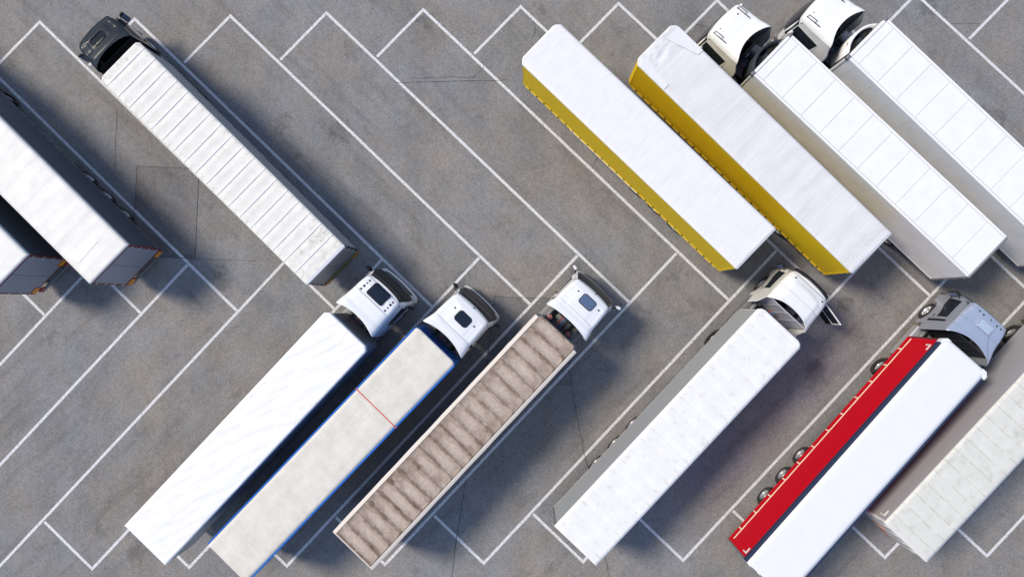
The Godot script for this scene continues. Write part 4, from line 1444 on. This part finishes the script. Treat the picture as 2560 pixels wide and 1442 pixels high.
func _reefer(label: String, at: Vector2, th: float, L: float, i: int) -> void:
	var hw := 1.29
	var t := thing("semi_trailer", label, "semi trailer", "parked semi-trailers", Vector3(at.x, 0, at.y), th)
	var fx := L / 2.0
	var rx := -fx
	trailer_base(t, L, hw, false, "rim_steel")
	var body := start()
	prism(body, floor_outline(fx - 0.02, rx + 0.02, hw - 0.03, 0.05), 1.1, 3.955)
	part(t, "box_core", body, "panel_base")
	var n := 11
	# the seams measured along the roof: a short panel at each end
	var xs := [fx - 0.16]
	for k in n:
		xs.append(fx - 0.62 - k * 1.19)
	xs[-1] = maxf(xs[-1], rx + 0.72)
	xs.append(rx + 0.06)
	for k in xs.size() - 1:
		boxpart(t, "roof_panel", Vector3(xs[k + 1] + 0.007, 3.94, -hw + 0.135), Vector3(xs[k] - 0.007, 3.985, hw - 0.135), "panel_white", 0.006)
		for s in [-1.0, 1.0]:
			boxpart(t, "side_panel", Vector3(xs[k + 1] + 0.004, 1.16, minf(s * (hw - 0.06), s * (hw - 0.01))), Vector3(xs[k] - 0.004, 3.8, maxf(s * (hw - 0.06), s * (hw - 0.01))), "side_white", 0.003)
	for s in [-1.0, 1.0]:
		boxpart(t, "roof_rail", Vector3(rx + 0.06, 3.8, minf(s * (hw - 0.115), s * (hw + 0.005))), Vector3(fx - 0.1, 4.0, maxf(s * (hw - 0.115), s * (hw + 0.005))), "panel_white", 0.02)
		boxpart(t, "lower_rail", Vector3(rx + 0.05, 1.06, minf(s * (hw - 0.06), s * (hw + 0.004))), Vector3(fx - 0.05, 1.155, maxf(s * (hw - 0.06), s * (hw + 0.004))), "rail_white", 0.01)
		var cap := start(false)
		lathe(cap, [[0.0, 4.03], [0.06, 4.028], [0.1, 4.0], [0.105, 3.8], [0.0, 3.8]], 16, Vector3(fx - 0.055, 0, s * (hw - 0.055)), 1)
		part(t, "corner_cap", cap, "cap_grey")
		boxpart(t, "corner_post", Vector3(fx - 0.1, 1.1, minf(s * (hw - 0.09), s * hw)), Vector3(fx - 0.01, 3.79, maxf(s * (hw - 0.09), s * hw)), "rail_white", 0.02)
	boxpart(t, "front_rail", Vector3(fx - 0.145, 3.8, -hw + 0.16), Vector3(fx + 0.005, 4.0, hw - 0.16), "panel_white", 0.02)
	boxpart(t, "front_wall", Vector3(fx - 0.1, 1.16, -hw + 0.1), Vector3(fx - 0.01, 3.79, hw - 0.1), "side_white", 0.01)
	rear_end(t, L + 0.08, hw, 1.1, 3.93, "panel_white", "door_steel")
	boxpart(t, "rear_header", Vector3(rx - 0.06, 3.84, -hw + 0.02), Vector3(rx + 0.03, 3.975, hw - 0.02), "chassis_grey", 0.02)
	# the cooling unit bows forward from the front wall
	var unit := Node3D.new()
	unit.name = "cooling_unit"
	t.add_child(unit, true)
	var cov := start(false)
	var bow := func(v: float, grow: float) -> Vector3:
		var z := lerpf(-1.0, 1.0, v)
		return Vector3(fx + 0.06 + (0.42 + grow) * (1.0 - pow(absf(z), 2.4)), 0.0, z * (0.98 + grow))
	for k in 2:
		grid(cov, 1, 24, func(u: float, v: float) -> Vector3: return bow.call(v, -0.11 * k) + Vector3(0, lerpf(3.72, 1.9, u), 0), k == 1)
	grid(cov, 1, 24, func(u: float, v: float) -> Vector3: return bow.call(v, lerpf(0.0, -0.11, u)) + Vector3(0, 3.72 + 0.02 * sin(u * PI), 0), true)
	grid(cov, 1, 24, func(u: float, v: float) -> Vector3: return bow.call(v, lerpf(0.0, -0.11, u)) + Vector3(0, 1.9, 0))
	part(unit, "cover", cov, "panel_white" if i == 1 else "curtain_black")
	boxpart(unit, "fan_housing", Vector3(fx + 0.005, 1.95, -0.8), Vector3(fx + 0.2, 3.5, 0.8), "curtain_black", 0.03)
	for z in [-0.45, 0.4]:
		var fan := start(false)
		lathe(fan, [[0.0, 0.03], [0.08, 0.03], [0.1, 0.0], [0.26, 0.0], [0.28, 0.03], [0.3, 0.0]], 20, Vector3(fx + 0.12, 3.505, z) * Vector3(1, 1, 1), 1)
		part(unit, "fan", fan, "black_plastic")
	boxpart(unit, "control_box", Vector3(fx + 0.22, 2.9, -0.5), Vector3(fx + 0.34, 3.3, -0.25), "lamp_white", 0.01)
